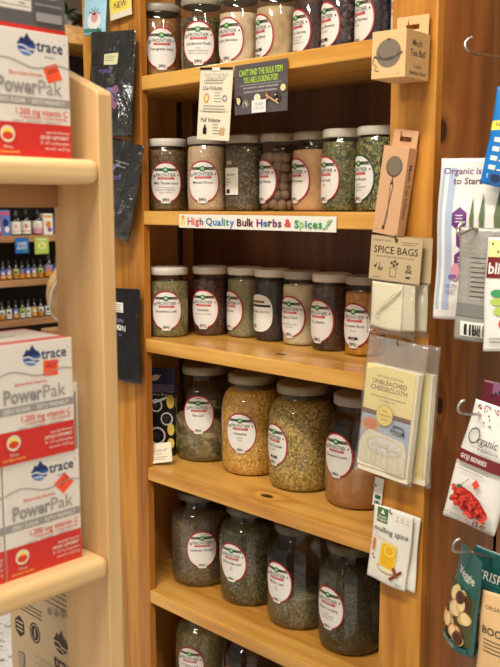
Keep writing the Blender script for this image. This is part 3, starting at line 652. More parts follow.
# tea infuser box
root = empty('tea_infuser_box', onY(372, 232, -.036), (0, radians(8.2), radians(2))); tag(root, 'tall narrow kraft box picturing a mesh tea infuser, hanging on the right stile', 'box', GR)
w2, d2, h2 = .052, .026, .152
bm = bmesh.new(); box(bm, 0, w2, 0, d2, 0, h2); obj('carton', bm, 'kraft_pink', root, bev=.0008)
bm = bmesh.new(); tab_mesh(bm, .0, w2-.002, d2-.001, h2, h2+.030, slot=(.014, .038, h2+.010, h2+.018)); obj('hang_tab', bm, 'kraft_pink', root)
a = Art(front(0)); a.ell(.027, .118, .0165, .018, 'mesh_dark', 28); a.ell(.027, .119, .0145, .016, 'mesh_grey', 28); a.line([(.026, .101), (.030, .085), (.024, .030), (.022, .012)], .0018, 'mesh_dark'); a.line([(.028, .101), (.024, .088), (.027, .030), (.023, .012)], .0012, 'mesh_dark'); a.ell(.022, .012, .0034, .004, 'mesh_dark', 10); a.ell(.027, .09, .003, .003, 'ink', 8); a.text('1 ct', .008, .008, .003, 'ink', 0); a.build('picture', root)
a = Art(right(w2)); a.text('Mesh Tea Infuser', .013, .076, .0095, 'ink', .4, .130, rot=-pi/2); a.build('lettering', root)
jhook((root.location.x+.026+.024, .0, root.location.z+h2+.0125), L=.026, label='small wire hook holding the tea infuser box', mat='brass')

def crink(u, v, s): return .5*sin(37*u+11*s+23*v)+.3*sin(71*u-53*v+s)+.25*sin(29*v+91*u*.5+2*s)
class Pouch:
    """a filled pouch or bag: two bulging sheets meeting at the seams; local x right, z up, front faces -y; top centre at origin"""
    def __init__(s, W, H, T, amp=.0012, seed=0, wtop=1.0, bot=.0, shape=None, ex=.55): s.ex = ex; s.W, s.H, s.T, s.amp, s.seed, s.wt, s.bot, s.shape = W, H, T, amp, seed, wtop, bot, shape
    def bulge(s, u, v):
        a = max(0, 1-(2*u/s.W)**2); t = -v/s.H; b = max(0, min(1, t/.35))*max(0, min(1, (1-t)/.12)) if not s.bot else max(0, min(1, (t-.05)/.8))*max(0, min(1, (1-t)/.04+.3))
        return s.T/2*(a**s.ex)*b
    def pos(s, u, v, l=0, side=-1):
        t = -v/s.H; k = s.wt+(1-s.wt)*min(1, t*1.3); e = min(1, 8*(1-abs(2*u/s.W)))*.7+.3
        y = side*(s.bulge(u, v)+.0006+l)+s.amp*crink(u*1.0, v*1.0, s.seed)*e
        sx = .0012*sin(40*v+s.seed); return Vector((u*k+sx, y, v+.0015*sin(60*u+s.seed)*min(1, t)))
    def mesh(s, name, mats, parent, nu=22, nv=30):
        bm = bmesh.new(); g = {}
        for sd in (-1, 1):
            for i in range(nu+1):
                for j in range(nv+1): g[sd, i, j] = bm.verts.new(s.pos(-s.W/2+s.W*i/nu, -s.H*j/nv, 0, sd))
            for i in range(nu):
                for j in range(nv):
                    f = bm.faces.new((g[sd, i, j], g[sd, i+1, j], g[sd, i+1, j+1], g[sd, i, j+1])); f.material_index = 0 if sd == -1 or (isinstance(mats, list) and len(mats) == 1) or isinstance(mats, str) else 1
        for i in range(nu):
            for j in (0, nv): bm.faces.new((g[-1, i, j], g[-1, i+1, j], g[1, i+1, j], g[1, i, j]))
        for j in range(nv):
            for i in (0, nu): bm.faces.new((g[-1, i, j], g[-1, i, j+1], g[1, i, j+1], g[1, i, j]))
        return obj(name, bm, mats, parent, smooth=True)
    def art(s): return Art(lambda u, v, l: s.pos(u, v, l, -1), step=min(s.W/24, s.H/32), eps=.00026)

# spice bags: header card and clear bag with drawstring bags (three packs deep on the hook)
def spice_bags(loc, rot, label, k, full=True):
    root = empty('spice_bag_pack', loc, rot); tag(root, label, 'package', GR)
    W, H = .104, .078
    bm = bmesh.new(); tab_mesh(bm, -W/2, W/2, -.0006, -H, .0, th=.0012, slot=(-.003, .003, -.0095, -.0035)); obj('header_card', bm, 'kraft_grey', root)
    pch = Pouch(.098, .098, .026, .0012, k, ex=.25); o = pch.mesh('clear_bag', 'clear_bag', root); o.location = (.002, 0, -H)
    for n_, (dx, dy, m, ro) in enumerate(((-.010, -.0015, 'cloth', 0), (.012, .003, 'cloth_dim', -.05))):
        bg = Pouch(.064, .082, .003, .0009, 3+n_+k); q = bg.mesh('drawstring_bag', m, root, 14, 18); q.location = (dx, dy, -H-.004); q.rotation_euler = (0, ro, 0)
        if full and n_ == 0:
            bm = bmesh.new(); tube(bm, smoothpath([(.030, -.0045, -.006), (.018, -.006, -.022), (.000, -.007, -.040), (-.014, -.006, -.052), (-.016, -.006, -.060), (-.012, -.006, -.062)], 5), .0013, 6)
            tube(bm, smoothpath([(.030, -.0045, -.006), (.012, -.0065, -.022), (-.008, -.0075, -.044), (-.010, -.0065, -.056)], 5), .0013, 6); obj('drawstring', bm, 'cord', q, smooth=True)
    if full:
        a = Art(front(-.0006)); a.text('REUSABLE COTTON', -.030, -.008, .0028, 'ink', 0, .035); a.text('SPICE BAGS', 0, -.024, .0125, 'black', .4, W*.86); a.text('FOR SOUPS, STEWS, TEAS, AND MULLING SPICES', 0, -.036, .0025, 'ink', 0, W*.84)
        a.lines(.012, -.009, .046, 2, .004, .0008, 'ink')
        a.line([(-.040, -.058), (-.036, -.048)], .0012, 'ink'); a.line([(-.034, -.062), (-.030, -.047)], .0012, 'ink'); a.ell(-.028, -.058, .004, .003, 'ink', 10, inner=.5); a.ell(-.040, -.054, .003, .002, 'ink', 8)
        a.line([(-.008, -.070), (-.009, -.054), (.004, -.054), (.003, -.070), (-.008, -.070)], .0009, 'ink')
        for q in ((-.006, -.046), (.000, -.043), (.005, -.047), (-.001, -.050)): a.ell(q[0], q[1], .0030, .0022, 'ink', 8, rot=q[0]*90)
        a.line([(.022, -.060), (.036, -.060)], .0009, 'ink'); a.ell(.029, -.057, .006, .002, 'ink', 14, inner=.6); a.ell(.029, -.050, .004, .003, 'ink', 12, inner=.6); a.rect(.024, -.070, .033, -.067, 'ink'); a.text('KITCHEN', -.035, -.073, .0025, 'ink', 0); a.build('print', root)
    return root
p = onY(397, 237, -.030)
spice_bags((p.x, -.030, p.z), (0, radians(3.5), radians(3)), 'front pack of spice bags with kraft header card on the right stile', 1)
spice_bags((p.x+.010, -.014, p.z), (0, radians(1.5), radians(2)), 'second pack of spice bags peeking out behind the front pack', 5, False)
jhook((p.x+.001, 0, p.z-.0055), L=.038, label='small wire hook holding the spice bag packs', mat='dark_steel')

# cheesecloth
def cheesecloth(loc, rot, label, k, full=True):
    root = empty('cheesecloth_pack', loc, rot); tag(root, label, 'package', GR)
    H0, W, H = .050, .108, .205
    pb = Pouch(W+.016, H+H0+.004, .024, .0012, k, ex=.22); o = pb.mesh('clear_bag', 'clear_bag_heavy', root)
    bm = bmesh.new(); n = 8
    for i in range(3):
        y0 = -.0055+.004*i; box(bm, -W/2+.004*i, W/2+.001*i, y0, y0+.0036, -H0-H+.002*i, -H0-.001)
    obj('folded_cloth', bm, 'cloth', root, bev=.0016)
    bx('insert_card', (-W/2, W/2-.006, -.0067, -.0058, -H0-H+.012, -H0-.002), 'straw', root)
    if full:
        x0, x1 = -W/2, W/2-.006; t = -H0-.002; b = -H0-H+.012; cx = (x0+x1)/2
        a = Art(front(-.0067)); a.text('NATURAL COTTON', cx, t-.018, .0042, 'chestnut', .3, .06); a.text('UNBLEACHED', cx, t-.0285, .0085, 'chestnut', .6, .072); a.text('CHEESECLOTH', cx, t-.040, .0085, 'chestnut', .6, .076); a.ell(cx, t-.0485, .001, .001, 'chestnut', 6)
        a.text('Perfect for straining stocks, making jelly', cx, t-.055, .0032, 'chestnut', .2, .09, shear=.2); a.text('and baking turkey', cx, t-.061, .0032, 'chestnut', .2, .05, shear=.2)
        a.rect(x0, b, x1, t-.085, 'pale_blue'); a.rect(x0, t-.092, x1, t-.083, 'chestnut')
        a.ell(x0+.020, t-.112, .019, .015, 'kraft', 24); a.ell(x0+.020, t-.110, .015, .010, 'chip_orange', 20)
        a.poly([(x0, b), (x1, b), (x1-.002, t-.150), (x1-.010, t-.128), (x0+.020, t-.120), (x0+.008, t-.132), (x0, t-.150)], 'cream')
        a.ell(cx+.002, t-.147, .039, .019, 'cloth_dim', 30); a.ell(cx+.004, t-.146, .034, .015, 'white', 26)
        rr = random.Random(8)
        for i in range(46):
            an, q = rr.random()*6.28, rr.random()**.5; a.ell(cx+.004+.031*q*cos(an), t-.146+.013*q*sin(an), rr.uniform(.0015, .0032), .0019, ('cream', 'white', 'cloth_dim')[i % 3], 8)
        for i in range(9): u = x0+.006+i*.0115; a.line([(u, t-.152+.002*(i % 3)), (u+.002*((i % 3)-1), b+.003)], .0012, 'cloth_dim' if i % 2 else 'white')
        a.poly([(cx+.012, t-.113), (cx+.044, t-.116), (cx+.040, t-.101), (cx+.020, t-.099)], 'navy'); a.text('2 YARDS', cx+.028, t-.107, .0048, 'white', .6, .022); a.text('36 x 72 in', cx+.028, t-.1125, .0028, 'white', 0)
        a.ell(cx-.001, t-.087, .0175, .0195, 'chestnut', 30); a.ell(cx-.001, t-.087, .0170, .0190, 'yellow', 30); a.text("Mrs.", cx-.001, t-.079, .004, 'chestnut', 0, shear=.2); a.text("Anderson's", cx-.001, t-.086, .0045, 'chestnut', .2, .027, shear=.2); a.text('Baking', cx-.001, t-.094, .0035, 'chestnut', 0, shear=.2)
        a.build('print', root)
    return root
p = onY(399, 340, -.028)
cheesecloth((p.x-.001, -.030, p.z), (0, radians(5.5), radians(3)), 'front pack of unbleached cheesecloth with a yellow card', 2)
cheesecloth((p.x+.012, -.009, p.z-.004), (0, radians(3), radians(1)), 'second cheesecloth pack behind the front one', 6, False)
jhook((p.x, 0, p.z-.010), L=.034, label='small wire hook holding the cheesecloth packs', mat='dark_steel')

# mulling spice sachets
def mulling(loc, rot, label, k, full=True):
    root = empty('mulling_spice_sachet', loc, rot); tag(root, label, 'package', GR)
    W, H = .083, .146; pc = Pouch(W, H, .006, .0010, k); pc.mesh('sachet', 'paper', root)
    if full:
        a = pc.art(); a.rect(-W*.40, -H*.205, -W*.12, -.002, 'hi_green' if False else 'darkgreen'); a.rect(-W*.40, -H*.205, -W*.12, -.002, 'plant_green')
        a.poly([(-W*.26, -H*.03), (-W*.20, -H*.09), (-W*.32, -H*.09)], 'white'); a.text('Simply', -W*.26, -H*.125, .0048, 'white', .5, W*.24); a.text('Organic', -W*.26, -H*.165, .0048, 'white', .5, W*.25)
        for i, t in enumerate(('9', '12', '6')): a.text(t, W*(.12+.13*i), -H*.075, .0048, 'greyink'); a.rect(W*(.08+.13*i), -H*.12, W*(.16+.13*i), -H*.113, 'greyink')
        a.text('mulling spice', .0, -H*.285, .0105, 'ink', .1, W*.86); a.text('MIX', -W*.4, -H*.35, .003, 'greyink', 0, align='l'); a.rect(-W*.42, -H*.40, -W*.1, -H*.393, 'kraft')
        # glass of cider
        a.ell(0, -H*.78, W*.25, H*.06, 'kraft_light', 22); a.rect(-W*.20, -H*.47, W*.20, -H*.42, 'cream'); a.ell(0, -H*.60, W*.21, H*.17, 'tea_light', 30, p=4.5); a.ell(0, -H*.61, W*.18, H*.155, 'tea_yellow', 28, p=4.5)
        a.ell(W*.02, -H*.53, W*.14, H*.075, 'tea_light', 24, inner=.75); a.ell(0, -H*.79, W*.19, H*.028, 'white', 20); a.ell(0, -H*.79, W*.12, H*.018, 'straw', 16)
        a.rect(-W*.42, -H*.60, -W*.36, -H*.43, 'chip_orange'); a.ell(-W*.39, -H*.66, W*.03, H*.012, 'burgundy', 8); a.ell(-W*.34, -H*.70, W*.03, H*.012, 'ink', 8)
        a.line([(W*.18, -H*.72), (W*.30, -H*.84)], .0062, 'cinn'); a.line([(W*.12, -H*.90), (W*.40, -H*.74)], .0055, 'cinn'); a.line([(W*.14, -H*.895), (W*.38, -H*.755)], .0012, 'dark_brown'); a.text('NET WT', W*.36, -H*.93, .003, 'ink', 0); a.text('1.2 OZ', W*.33, -H*.955, .003, 'ink', 0); a.build('print', root)
    return root
p = onY(395.5, 510, -.016)
mulling((p.x, -.020, p.z), (0, radians(5.5), radians(3)), 'white mulling spice sachet picturing a glass of cider, low on the right stile', 4)
mulling((p.x+.008, -.009, p.z-.003), (0, radians(3.5), radians(1)), 'second white sachet tucked behind the mulling spice sachet', 7, False)
jhook((p.x-.004, 0, p.z-.006), L=.028, label='small wire hook holding the mulling spice sachets', mat='dark_steel')
# price slip behind cheesecloth: strip of label under pack
root = empty('price_slip', onY(378, 493, -.005), (0, radians(6), 0)); tag(root, 'narrow white price slip with barcode below the cheesecloth packs', 'label')
bx('slip', (-.010, .010, 0, .001, -.026, .030), 'paper', root); a = Art(front(0)); a.rect(-.006, -.012, .007, -.004, 'green'); a.barcode(-.006, -.022, .007, -.015); a.build('print', root)
jhook(onY(378, 485, 0), L=.008, label='tiny pin holding the price slip', mat='dark_steel', curl=.003)

# ------------------------------------------------------------------ the post rack with long hooks and pouches at the far right
PX = CAM + (ray(560, 300)/FPX)*1.47; PX.z = 0
post = empty('hook_post', (PX.x, PX.y, 0), (0, 0, YAW)); tag(post, 'wooden display post carrying long wire hooks, right of the shelving', 'post')
bx('upright', (-.02, .03, -.18, .18, 0, 2.2), 'oak_far', post, bev=.003); bx('foot', (-.05, .20, -.18, .18, 0, .03), 'oak_far', post)
def hang(px, py, dep): return CAM + ray(px, py)/FPX*dep
HG = 'long wire hooks of the display post'
def longhook(tip, bend, end, dep0, dep1, label):
    A = hang(*tip, dep0); Bp = hang(*bend, dep0+.01); E_ = hang(*end, dep1)
    D = (E_-Bp).normalized(); bm = bmesh.new()
    q = (PX+Rt*-.02); n_ = (q-Bp).dot(Rt)/D.dot(Rt); E2 = Bp+D*n_
    tube(bm, smoothpath([A, hang(tip[0]-4, tip[1]+2, dep0), hang(tip[0]-7, tip[1]+7, dep0), hang(tip[0]-5, tip[1]+12.5, dep0), Bp, Bp+D*.02, E2], 6), .0024, 10); o = obj('long_hook', bm, 'steel', None, smooth=True); tag(o, label, 'hook', HG)
longhook((472, 37), (476, 54), (500, 57), 1.36, 1.42, 'topmost long wire hook with upturned tip at the upper right')
longhook((465, 222), (472, 229), (500, 233), 1.36, 1.42, 'long wire hook running through the white pouches')
longhook((465, 400), (472, 414), (500, 416), 1.36, 1.42, 'long wire hook holding the berry pouch')
longhook((460, 539), (470, 552), (500, 560), 1.36, 1.42, 'lowest long wire hook, holding the teal pouches')
PG = 'pouches on the long hooks'
def place(px, py, dep, yaw, tilt, name, label, cat='pouch'):
    r_ = empty(name, hang(px, py, dep), (0, radians(tilt), radians(yaw))); tag(r_, label, cat, PG); return r_
# tall white protein pouch
root = place(487, 158, 1.40, 14, 1, 'protein_pouch', 'large white pouch with purple hexagons and aloe leaves, highest of the right-hand pouches')
W, H = .150, .262; pc = Pouch(W, H, .020, .0022, 2); pc.mesh('bag', ['white', 'silver'], root, 30, 40)
a = pc.art(); a.rect(-.071, -.246, -.048, -.015, 'pale_blue'); a.rect(-.066, -.250, -.060, -.015, 'white'); a.text('Organic is the Best Way', -.069, -.020, .0105, 'purple', .8, .150, align='l'); a.text('to Start Your Day', -.052, -.036, .0105, 'maroon', .8, .110, align='l')
def hexa(u, v, r, m): a.poly([(u+r*sin(k*pi/3)*.9, v+r*cos(k*pi/3)*1.25) for k in range(6)], m)
for (u, v) in ((-.036, -.097), (-.028, -.130), (-.031, -.165)):
    hexa(u, v, .0155, 'purple'); [a.rect(u-.006, v+.005-q*.005, u+.006, v+.0065-q*.005, 'white') for q in range(3)]
for (u, tp, wd, le) in ((-.016, -.062, .005, .07), (-.000, -.055, .0065, .08), (.026, -.040, .010, .10), (.05, -.05, .010, .09)):
    a.poly([(u-wd*.3, tp-le), (u-wd*.6, tp-le*.5), (u+wd*.1, tp), (u+wd*.7, tp-le*.4), (u+wd*.6, tp-le)], 'sage_green'); a.line([(u, tp-.01), (u+.001, tp-le)], .0012, 'plant_dark')
a.poly([(-.020, -.122), (.070, -.122), (.072, -.185), (-.010, -.190)], 'silver_dark'); a.ell(-.040, -.182, .008, .014, 'pinkish', 14); a.ell(-.044, -.19, .008, .004, 'violet', 12)
a.text('NON', -.045, -.205, .006, 'violet', .4); a.text('DAIRY', -.045, -.215, .006, 'violet', .4, .018); a.build('print', root)
# grey pouch shown from the back
root = place(491, 228, 1.372, 20, 1.5, 'grey_pouch', 'grey pouch turned to show its printed back and barcode')
W, H = .092, .180; pc = Pouch(W, H, .012, .0014, 5); pc.mesh('bag', ['silver', 'chip_orange'], root)
a = pc.art(); a.rect(-.030, -.115, .035, -.040, 'greyink'); a.rect(-.029, -.114, .034, -.041, 'silver')
for i in range(9): a.rect(-.027, -.048-i*.0075, .030, -.0465-i*.0075, 'ink')
a.rect(-.045, -.140, .045, -.120, 'silver_dark'); a.rect(-.036, -.172, .010, -.148, 'paper'); a.barcode(-.030, -.170, .006, -.152); a.text('x', -.01, -.161, .018, 'ink', .4); a.build('print', root)
# white snack pouch with maroon label
root = place(518, 238, 1.345, 16, .5, 'snack_pouch', 'white pouch with maroon band and green dots at the right edge')
W, H = .092, .178; pc = Pouch(W, H, .014, .0012, 8); pc.mesh('bag', ['white', 'maroon'], root)
a = pc.art(); a.rect(-.044, -.030, .044, -.004, 'straw'); [a.ell(-.038+.009*i, -.010-.012*(i % 2), .0016, .0022, 'dark_brown', 8) for i in range(8)]
a.rect(-.044, -.062, .044, -.030, 'burgundy'); a.text('bliss', -.024, -.047, .017, 'white', 1, .034); a.ell(-.024, -.086, .011, .006, 'hi_green', 16); a.ell(-.024, -.099, .011, .006, 'tag_lime', 16); a.ell(-.020, -.114, .010, .007, 'tag_lime', 16)
a.ell(-.016, -.134, .006, .007, 'goji', 14); a.lines(-.036, -.158, .03, 2, .006, .0016, 'greyink'); a.build('print', root)
# blue hanging sign
root = place(517, 88, 1.33, 14, 8, 'blue_package', 'blue package with a yellow band, cut off by the right edge of the picture', 'package')
W, H = .058, .148; pc = Pouch(W, H, .010, .0006, 4); pc.mesh('bag', 'sign_blue', root)
a = pc.art(); a.poly([(-.029, -.052), (.029, -.042), (.029, -.056), (-.029, -.066)], 'sign_yellow'); a.text('NEW', -.012, -.056, .006, 'ink', .5)
for i in range(5): a.rect(-.020, -.082-i*.014, -.009, -.075-i*.014, 'white'); a.rect(-.006, -.082-i*.014, .010, -.080-i*.014, 'white')
a.ell(-.006, -.136, .013, .011, 'tag_blue', 18); a.ell(-.006, -.136, .008, .007, 'navy', 14); a.build('print', root)
# berry pouch
root = place(500, 407, 1.37, 12, 12.5, 'berry_pouch', 'white pouch of red berries with a dark red band, hanging askew')
W, H = .088, .205; pc = Pouch(W, H, .024, .0012, 9, wtop=.9); pc.mesh('bag', ['white', 'silver'], root)
a = pc.art(); rr = random.Random(4)
for i in range(46): a.ell(rr.uniform(-.036, .036), -.004-rr.random()**1.6*.032, rr.uniform(.0008, .0020), rr.uniform(.0008, .0022), 'crimson' if i % 3 else 'maroon', 8)
a.ell(-.026, -.054, .010, .013, 'black', 24, inner=.84); a.text('rganic', .000, -.057, .013, 'black', .2, .034); a.text('traditions', .004, -.071, .0065, 'ink', .1, .036)
a.rect(-.043, -.101, .043, -.081, 'burgundy', sh=.0); a.text('GOJI BERRIES', -.020+.006, -.091, .0075, 'white', .6, .046); a.lines(-.035, -.109, .02, 2, .004, .0012, 'greyink')
a.line([(-.022, -.138), (-.012, -.124)], .001, 'plant_dark'); a.poly([(.000, -.120), (.007, -.128), (.001, -.138), (-.006, -.130)], 'hi_red'); a.ell(-.024, -.143, .006, .005, 'plant_green', 12)
a.poly([(-.034, -.168), (-.030, -.148), (-.020, -.140), (-.004, -.143), (.012, -.152), (.028, -.170), (.016, -.182), (-.008, -.178)], 'goji_dark')
for i in range(110):
    q = rr.random(); u = -.034+q*.052; lo = -.166-.022*q; hi = -.140-.030*q*q; u = -.033+q*.060; v = lo+(hi-lo)*rr.random(); a.ell(u, v, rr.uniform(.0030, .0052), .0022, ('goji', 'hi_red', 'goji_dark')[i % 3], 10, rot=rr.uniform(-1, 1))
a.text('NET WT 227 g', -.024, -.184, .003, 'ink', 0)
for i, m in enumerate(('pinkish', 'ink', 'banner_tan')): a.ell(.004+.012*i, -.186, .0048, .0042, m, 14, inner=.55)
a.build('print', root)
# dark red pouch behind
root = place(506, 384, 1.42, 10, 6, 'dark_red_pouch', 'dark red pouch half hidden behind the berry pouch'); pc = Pouch(.075, .15, .012, .001, 3); pc.mesh('bag', 'maroon', root)
a = pc.art(); a.rect(-.02, -.02, .03, -.002, 'mauve'); [a.ell(-.02+.006*i, -.024+.004*(i % 3), .0024, .003, 'black', 8) for i in range(7)]; a.build('print', root)
# teal crisp pouches
def crisps(root, W, H, T, k, name):
    pc = Pouch(W, H, T, .0012, k, wtop=.75, bot=1); pc.mesh('bag', ['teal', 'foil_edge'], root); a = pc.art()
    rr = random.Random(k)
    a.text(name, 0, -H*.24, H*.085, 'paper', .2, W*.82); a.lines(-W*.3, -H*.31, W*.3, 2, .006, .0014, 'teal_light')
    a.rect(-W*.47, -H*.90, W*.47, -H*.40, 'olive')
    for i in range(20):
        u, v = rr.uniform(-.34, .34)*W, -H*rr.uniform(.44, .86); m = ('chip', 'chip_light', 'chip_orange', 'chip', 'chestnut')[i % 5]
        a.ell(u, v, W*.13, W*.16, m, 14, rot=rr.random()*3); a.ell(u+.001, v, W*.10, W*.12, 'chip_light' if m != 'chestnut' else 'dark_brown', 12, rot=rr.random()*3)
    a.rect(-W*.47, -H*.99, W*.47, -H*.91, 'teal'); a.text('NET WT 5.25 OZ', 0, -H*.95, .0045, 'paper', 0, W*.4); a.build('print', root)
root = place(472, 552, 1.375, -30, 9, 'crisps_pouch', 'narrow looking teal crisps pouch, turned sideways on the lowest hook'); crisps(root, .082, .165, .034, 3, 'Veggie')
root = place(498, 553, 1.40, 8, 9, 'crisps_pouch', 'wider teal crisps pouch behind the sideways one on the lowest hook'); crisps(root, .100, .178, .030, 6, 'CRISPS')
root = place(512, 598, 1.34, 10, 3, 'kraft_pouch', 'pale kraft pouch at the lower right corner of the picture'); pc = Pouch(.09, .16, .02, .001, 12); pc.mesh('bag', 'kraft_light', root)
a = pc.art(); a.text('ORGANIC', -.018, -.024, .006, 'ink', .4); a.line([(-.04, -.032), (0, -.034), (.04, -.032)], .0008, 'kraft'); a.text('BOOST', -.014, -.060, .012, 'ink', 1, .05); a.lines(-.036, -.076, .03, 4, .006, .0014, 'ink'); a.build('print', root)
# ------------------------------------------------------------------ black pouches on the upright left of the shelving
BG = 'black pouches hanging left of the shelving'
def blackpouch(px, py, Y, W, H, T, rot, seed, label, fn, mat='foil_black'):
    p = onY(px, py, Y); r_ = empty('black_pouch', (p.x, Y, p.z), rot); tag(r_, label, 'pouch', BG)
    pc = Pouch(W, H, T, .0052, seed, bot=1, ex=.7); pc.mesh('bag', [mat, 'foil_edge'], r_, 26, 34); a = pc.art(); fn(a, W, H); a.build('print', r_); return r_
def bp1(a, W, H):
    a.poly([(-.018, -.052), (.020, -.048), (.022, -.074), (-.016, -.076)], 'tag_cream'); a.lines(-.013, -.057, .017, 3, .005, .0012, 'greyink')
    for i in range(3): a.text(('organic', 'chia', 'seeds')[i], (-.01, .01, .02)[i], -.088-.02*i, .010, ('violet', 'sage_green', 'lilac')[i], .5, shear=.2)
    a.text('GINGER', .0, -.135, .011, 'lilac', .4, W*.6)
    for q in ((.03, -.13), (.02, -.15), (.028, -.165), (-.01, -.17)): a.ell(*q, .008, .009, 'mauve', 12)
blackpouch(113, 31, -.035, .140, .235, .045, (0, radians(4), radians(8)), 3, 'glossy black pouch with a cream tag hanging topmost left of the shelving', bp1)
def bp2(a, W, H):
    a.text('super', -.02, -.06, .014, 'lilac', .3, rot=.5); a.text('food', -.01, -.085, .014, 'violet', .3, rot=.3); a.ell(-.028, -.115, .018, .02, 'sage_green', 16); a.ell(-.03, -.115, .012, .014, 'plant_green', 14); a.lines(-.02, -.05, .03, 2, .01, .002, 'silver')
blackpouch(126, 141, -.035, .115, .225, .045, (0, radians(14), radians(10)), 6, 'glossy black pouch with green print tilted behind the pale post', bp2)
def bp3(a, W, H):
    a.rect(-.02, -.058, .012, -.034, 'paper'); a.lines(-.017, -.040, .009, 4, .005, .0015, 'greyink'); a.text('GREEN', -.005, -.078, .008, 'lilac', .6); a.text('ON', .006, -.095, .014, 'white', .8); a.text('LION', -.02, -.095, .014, 'white', .8); a.text('TEA', .0, -.112, .007, 'violet', .4)
blackpouch(121, 288, -.030, .118, .225, .030, (0, radians(0), radians(8)), 9, 'matt black pouch with a small white tag, lowest left of the shelving', bp3, 'foil_edge')
for (px, py, t) in ((113, 31, 'topmost'), (126, 139, 'tilted'), (121, 286, 'lowest')):
    jhook(onY(px, py, .002)-Vector((0, 0, .008)), L=.045, label='short wire hook holding the %s black pouch' % t, group=None)
p = onY(121, 6, -.01)
root = empty('new_sign', (p.x, -.012, p.z), (0, radians(-3), radians(0))); tag(root, 'yellow and white NEW sign above the black pouches', 'sign')
bx('sheet', (-.040, .040, 0, .001, -.026, .04), 'cream', root); a = Art(front(0)); a.rect(-.037, -.012, .037, .036, 'sign_yellow'); a.ell(0, .004, .03, .014, 'yellow', 24); a.text('NEW', 0, .004, .014, 'ink', .4, .046); a.build('print', root)
jhook((p.x, .002, p.z+.038), L=.014, label='tiny hook holding the NEW sign', curl=.004)
p = onY(99, -22, -.02)
root = empty('pale_blue_pouch', (p.x, -.03, p.z), (0, radians(3), radians(6))); tag(root, 'pale blue and white pouch at the top edge above the black pouches', 'pouch')
pc = Pouch(.076, .130, .014, .001, 3, bot=1); pc.mesh('bag', 'skyblue', root); a = pc.art(); a.ell(.004, -.098, .022, .020, 'white', 22); a.ell(.006, -.090, .012, .012, 'pinkish', 18); [a.line([(.004, -.085), (.004+.02*cos(q), -.085+.018*sin(q))], .0018, 'maroon') for q in (.3, .9, 1.5, 2.1, 2.7)]; a.rect(-.03, -.124, .03, -.116, 'teal_light'); a.text('FRESH', 0, -.045, .010, 'teal', .4); a.build('print', root)
jhook((p.x, .002, p.z-.008), L=.04, label='short wire hook holding the pale blue pouch')

# ------------------------------------------------------------------ pale maple post rack with boxes (foreground left)
YP = -.664
rack = empty('maple_rack', (0, 0, 0)); tag(rack, 'pale maple display rack with rounded boards in the left foreground', 'rack')
def postmesh(y0, y1, name='upright'):
    bm = bmesh.new(); x0, x1 = .622, .722; zf, zb = 1.690, 1.728
    pr = [(x0, 0), (x1, 0), (x1, zf-.006), (x1-.0025, zf-.001), (x1-.010, zf+.002), (x0+.003, zb), (x0, zb-.002)]
    A = [bm.verts.new((x, y0, z)) for x, z in pr]; B = [bm.verts.new((x, y1, z)) for x, z in pr]
    bm.faces.new(A); bm.faces.new(B[::-1])
    for i in range(len(pr)): j = (i+1) % len(pr); bm.faces.new((A[i], A[j], B[j], B[i]))
    return obj(name, bm, 'maple_post', rack, bev=.006)
postmesh(YP, YP+.022); postmesh(-1.30, -1.274)
def board(zt, th, label=None):
    bm = bmesh.new(); box(bm, .500, .726, -1.274, YP+.0, zt-th, zt); o = obj('shelf', bm, 'maple_board', rack)
    b = o.modifiers.new('bevel', 'BEVEL'); b.width = .011; b.segments = 5; b.limit_method = 'ANGLE'
board(1.6065, .029); board(1.101, .030)
bx('back_rail', (.612, .632, -1.274, YP, 1.549, 1.577), 'oak_far', rack); bx('back_rail', (.612, .632, -1.274, YP, 1.045, 1.070), 'oak_far', rack)
bx('shelf', (.50, .72, -1.274, YP, .30, .33), 'maple_board', rack, bev=.008)
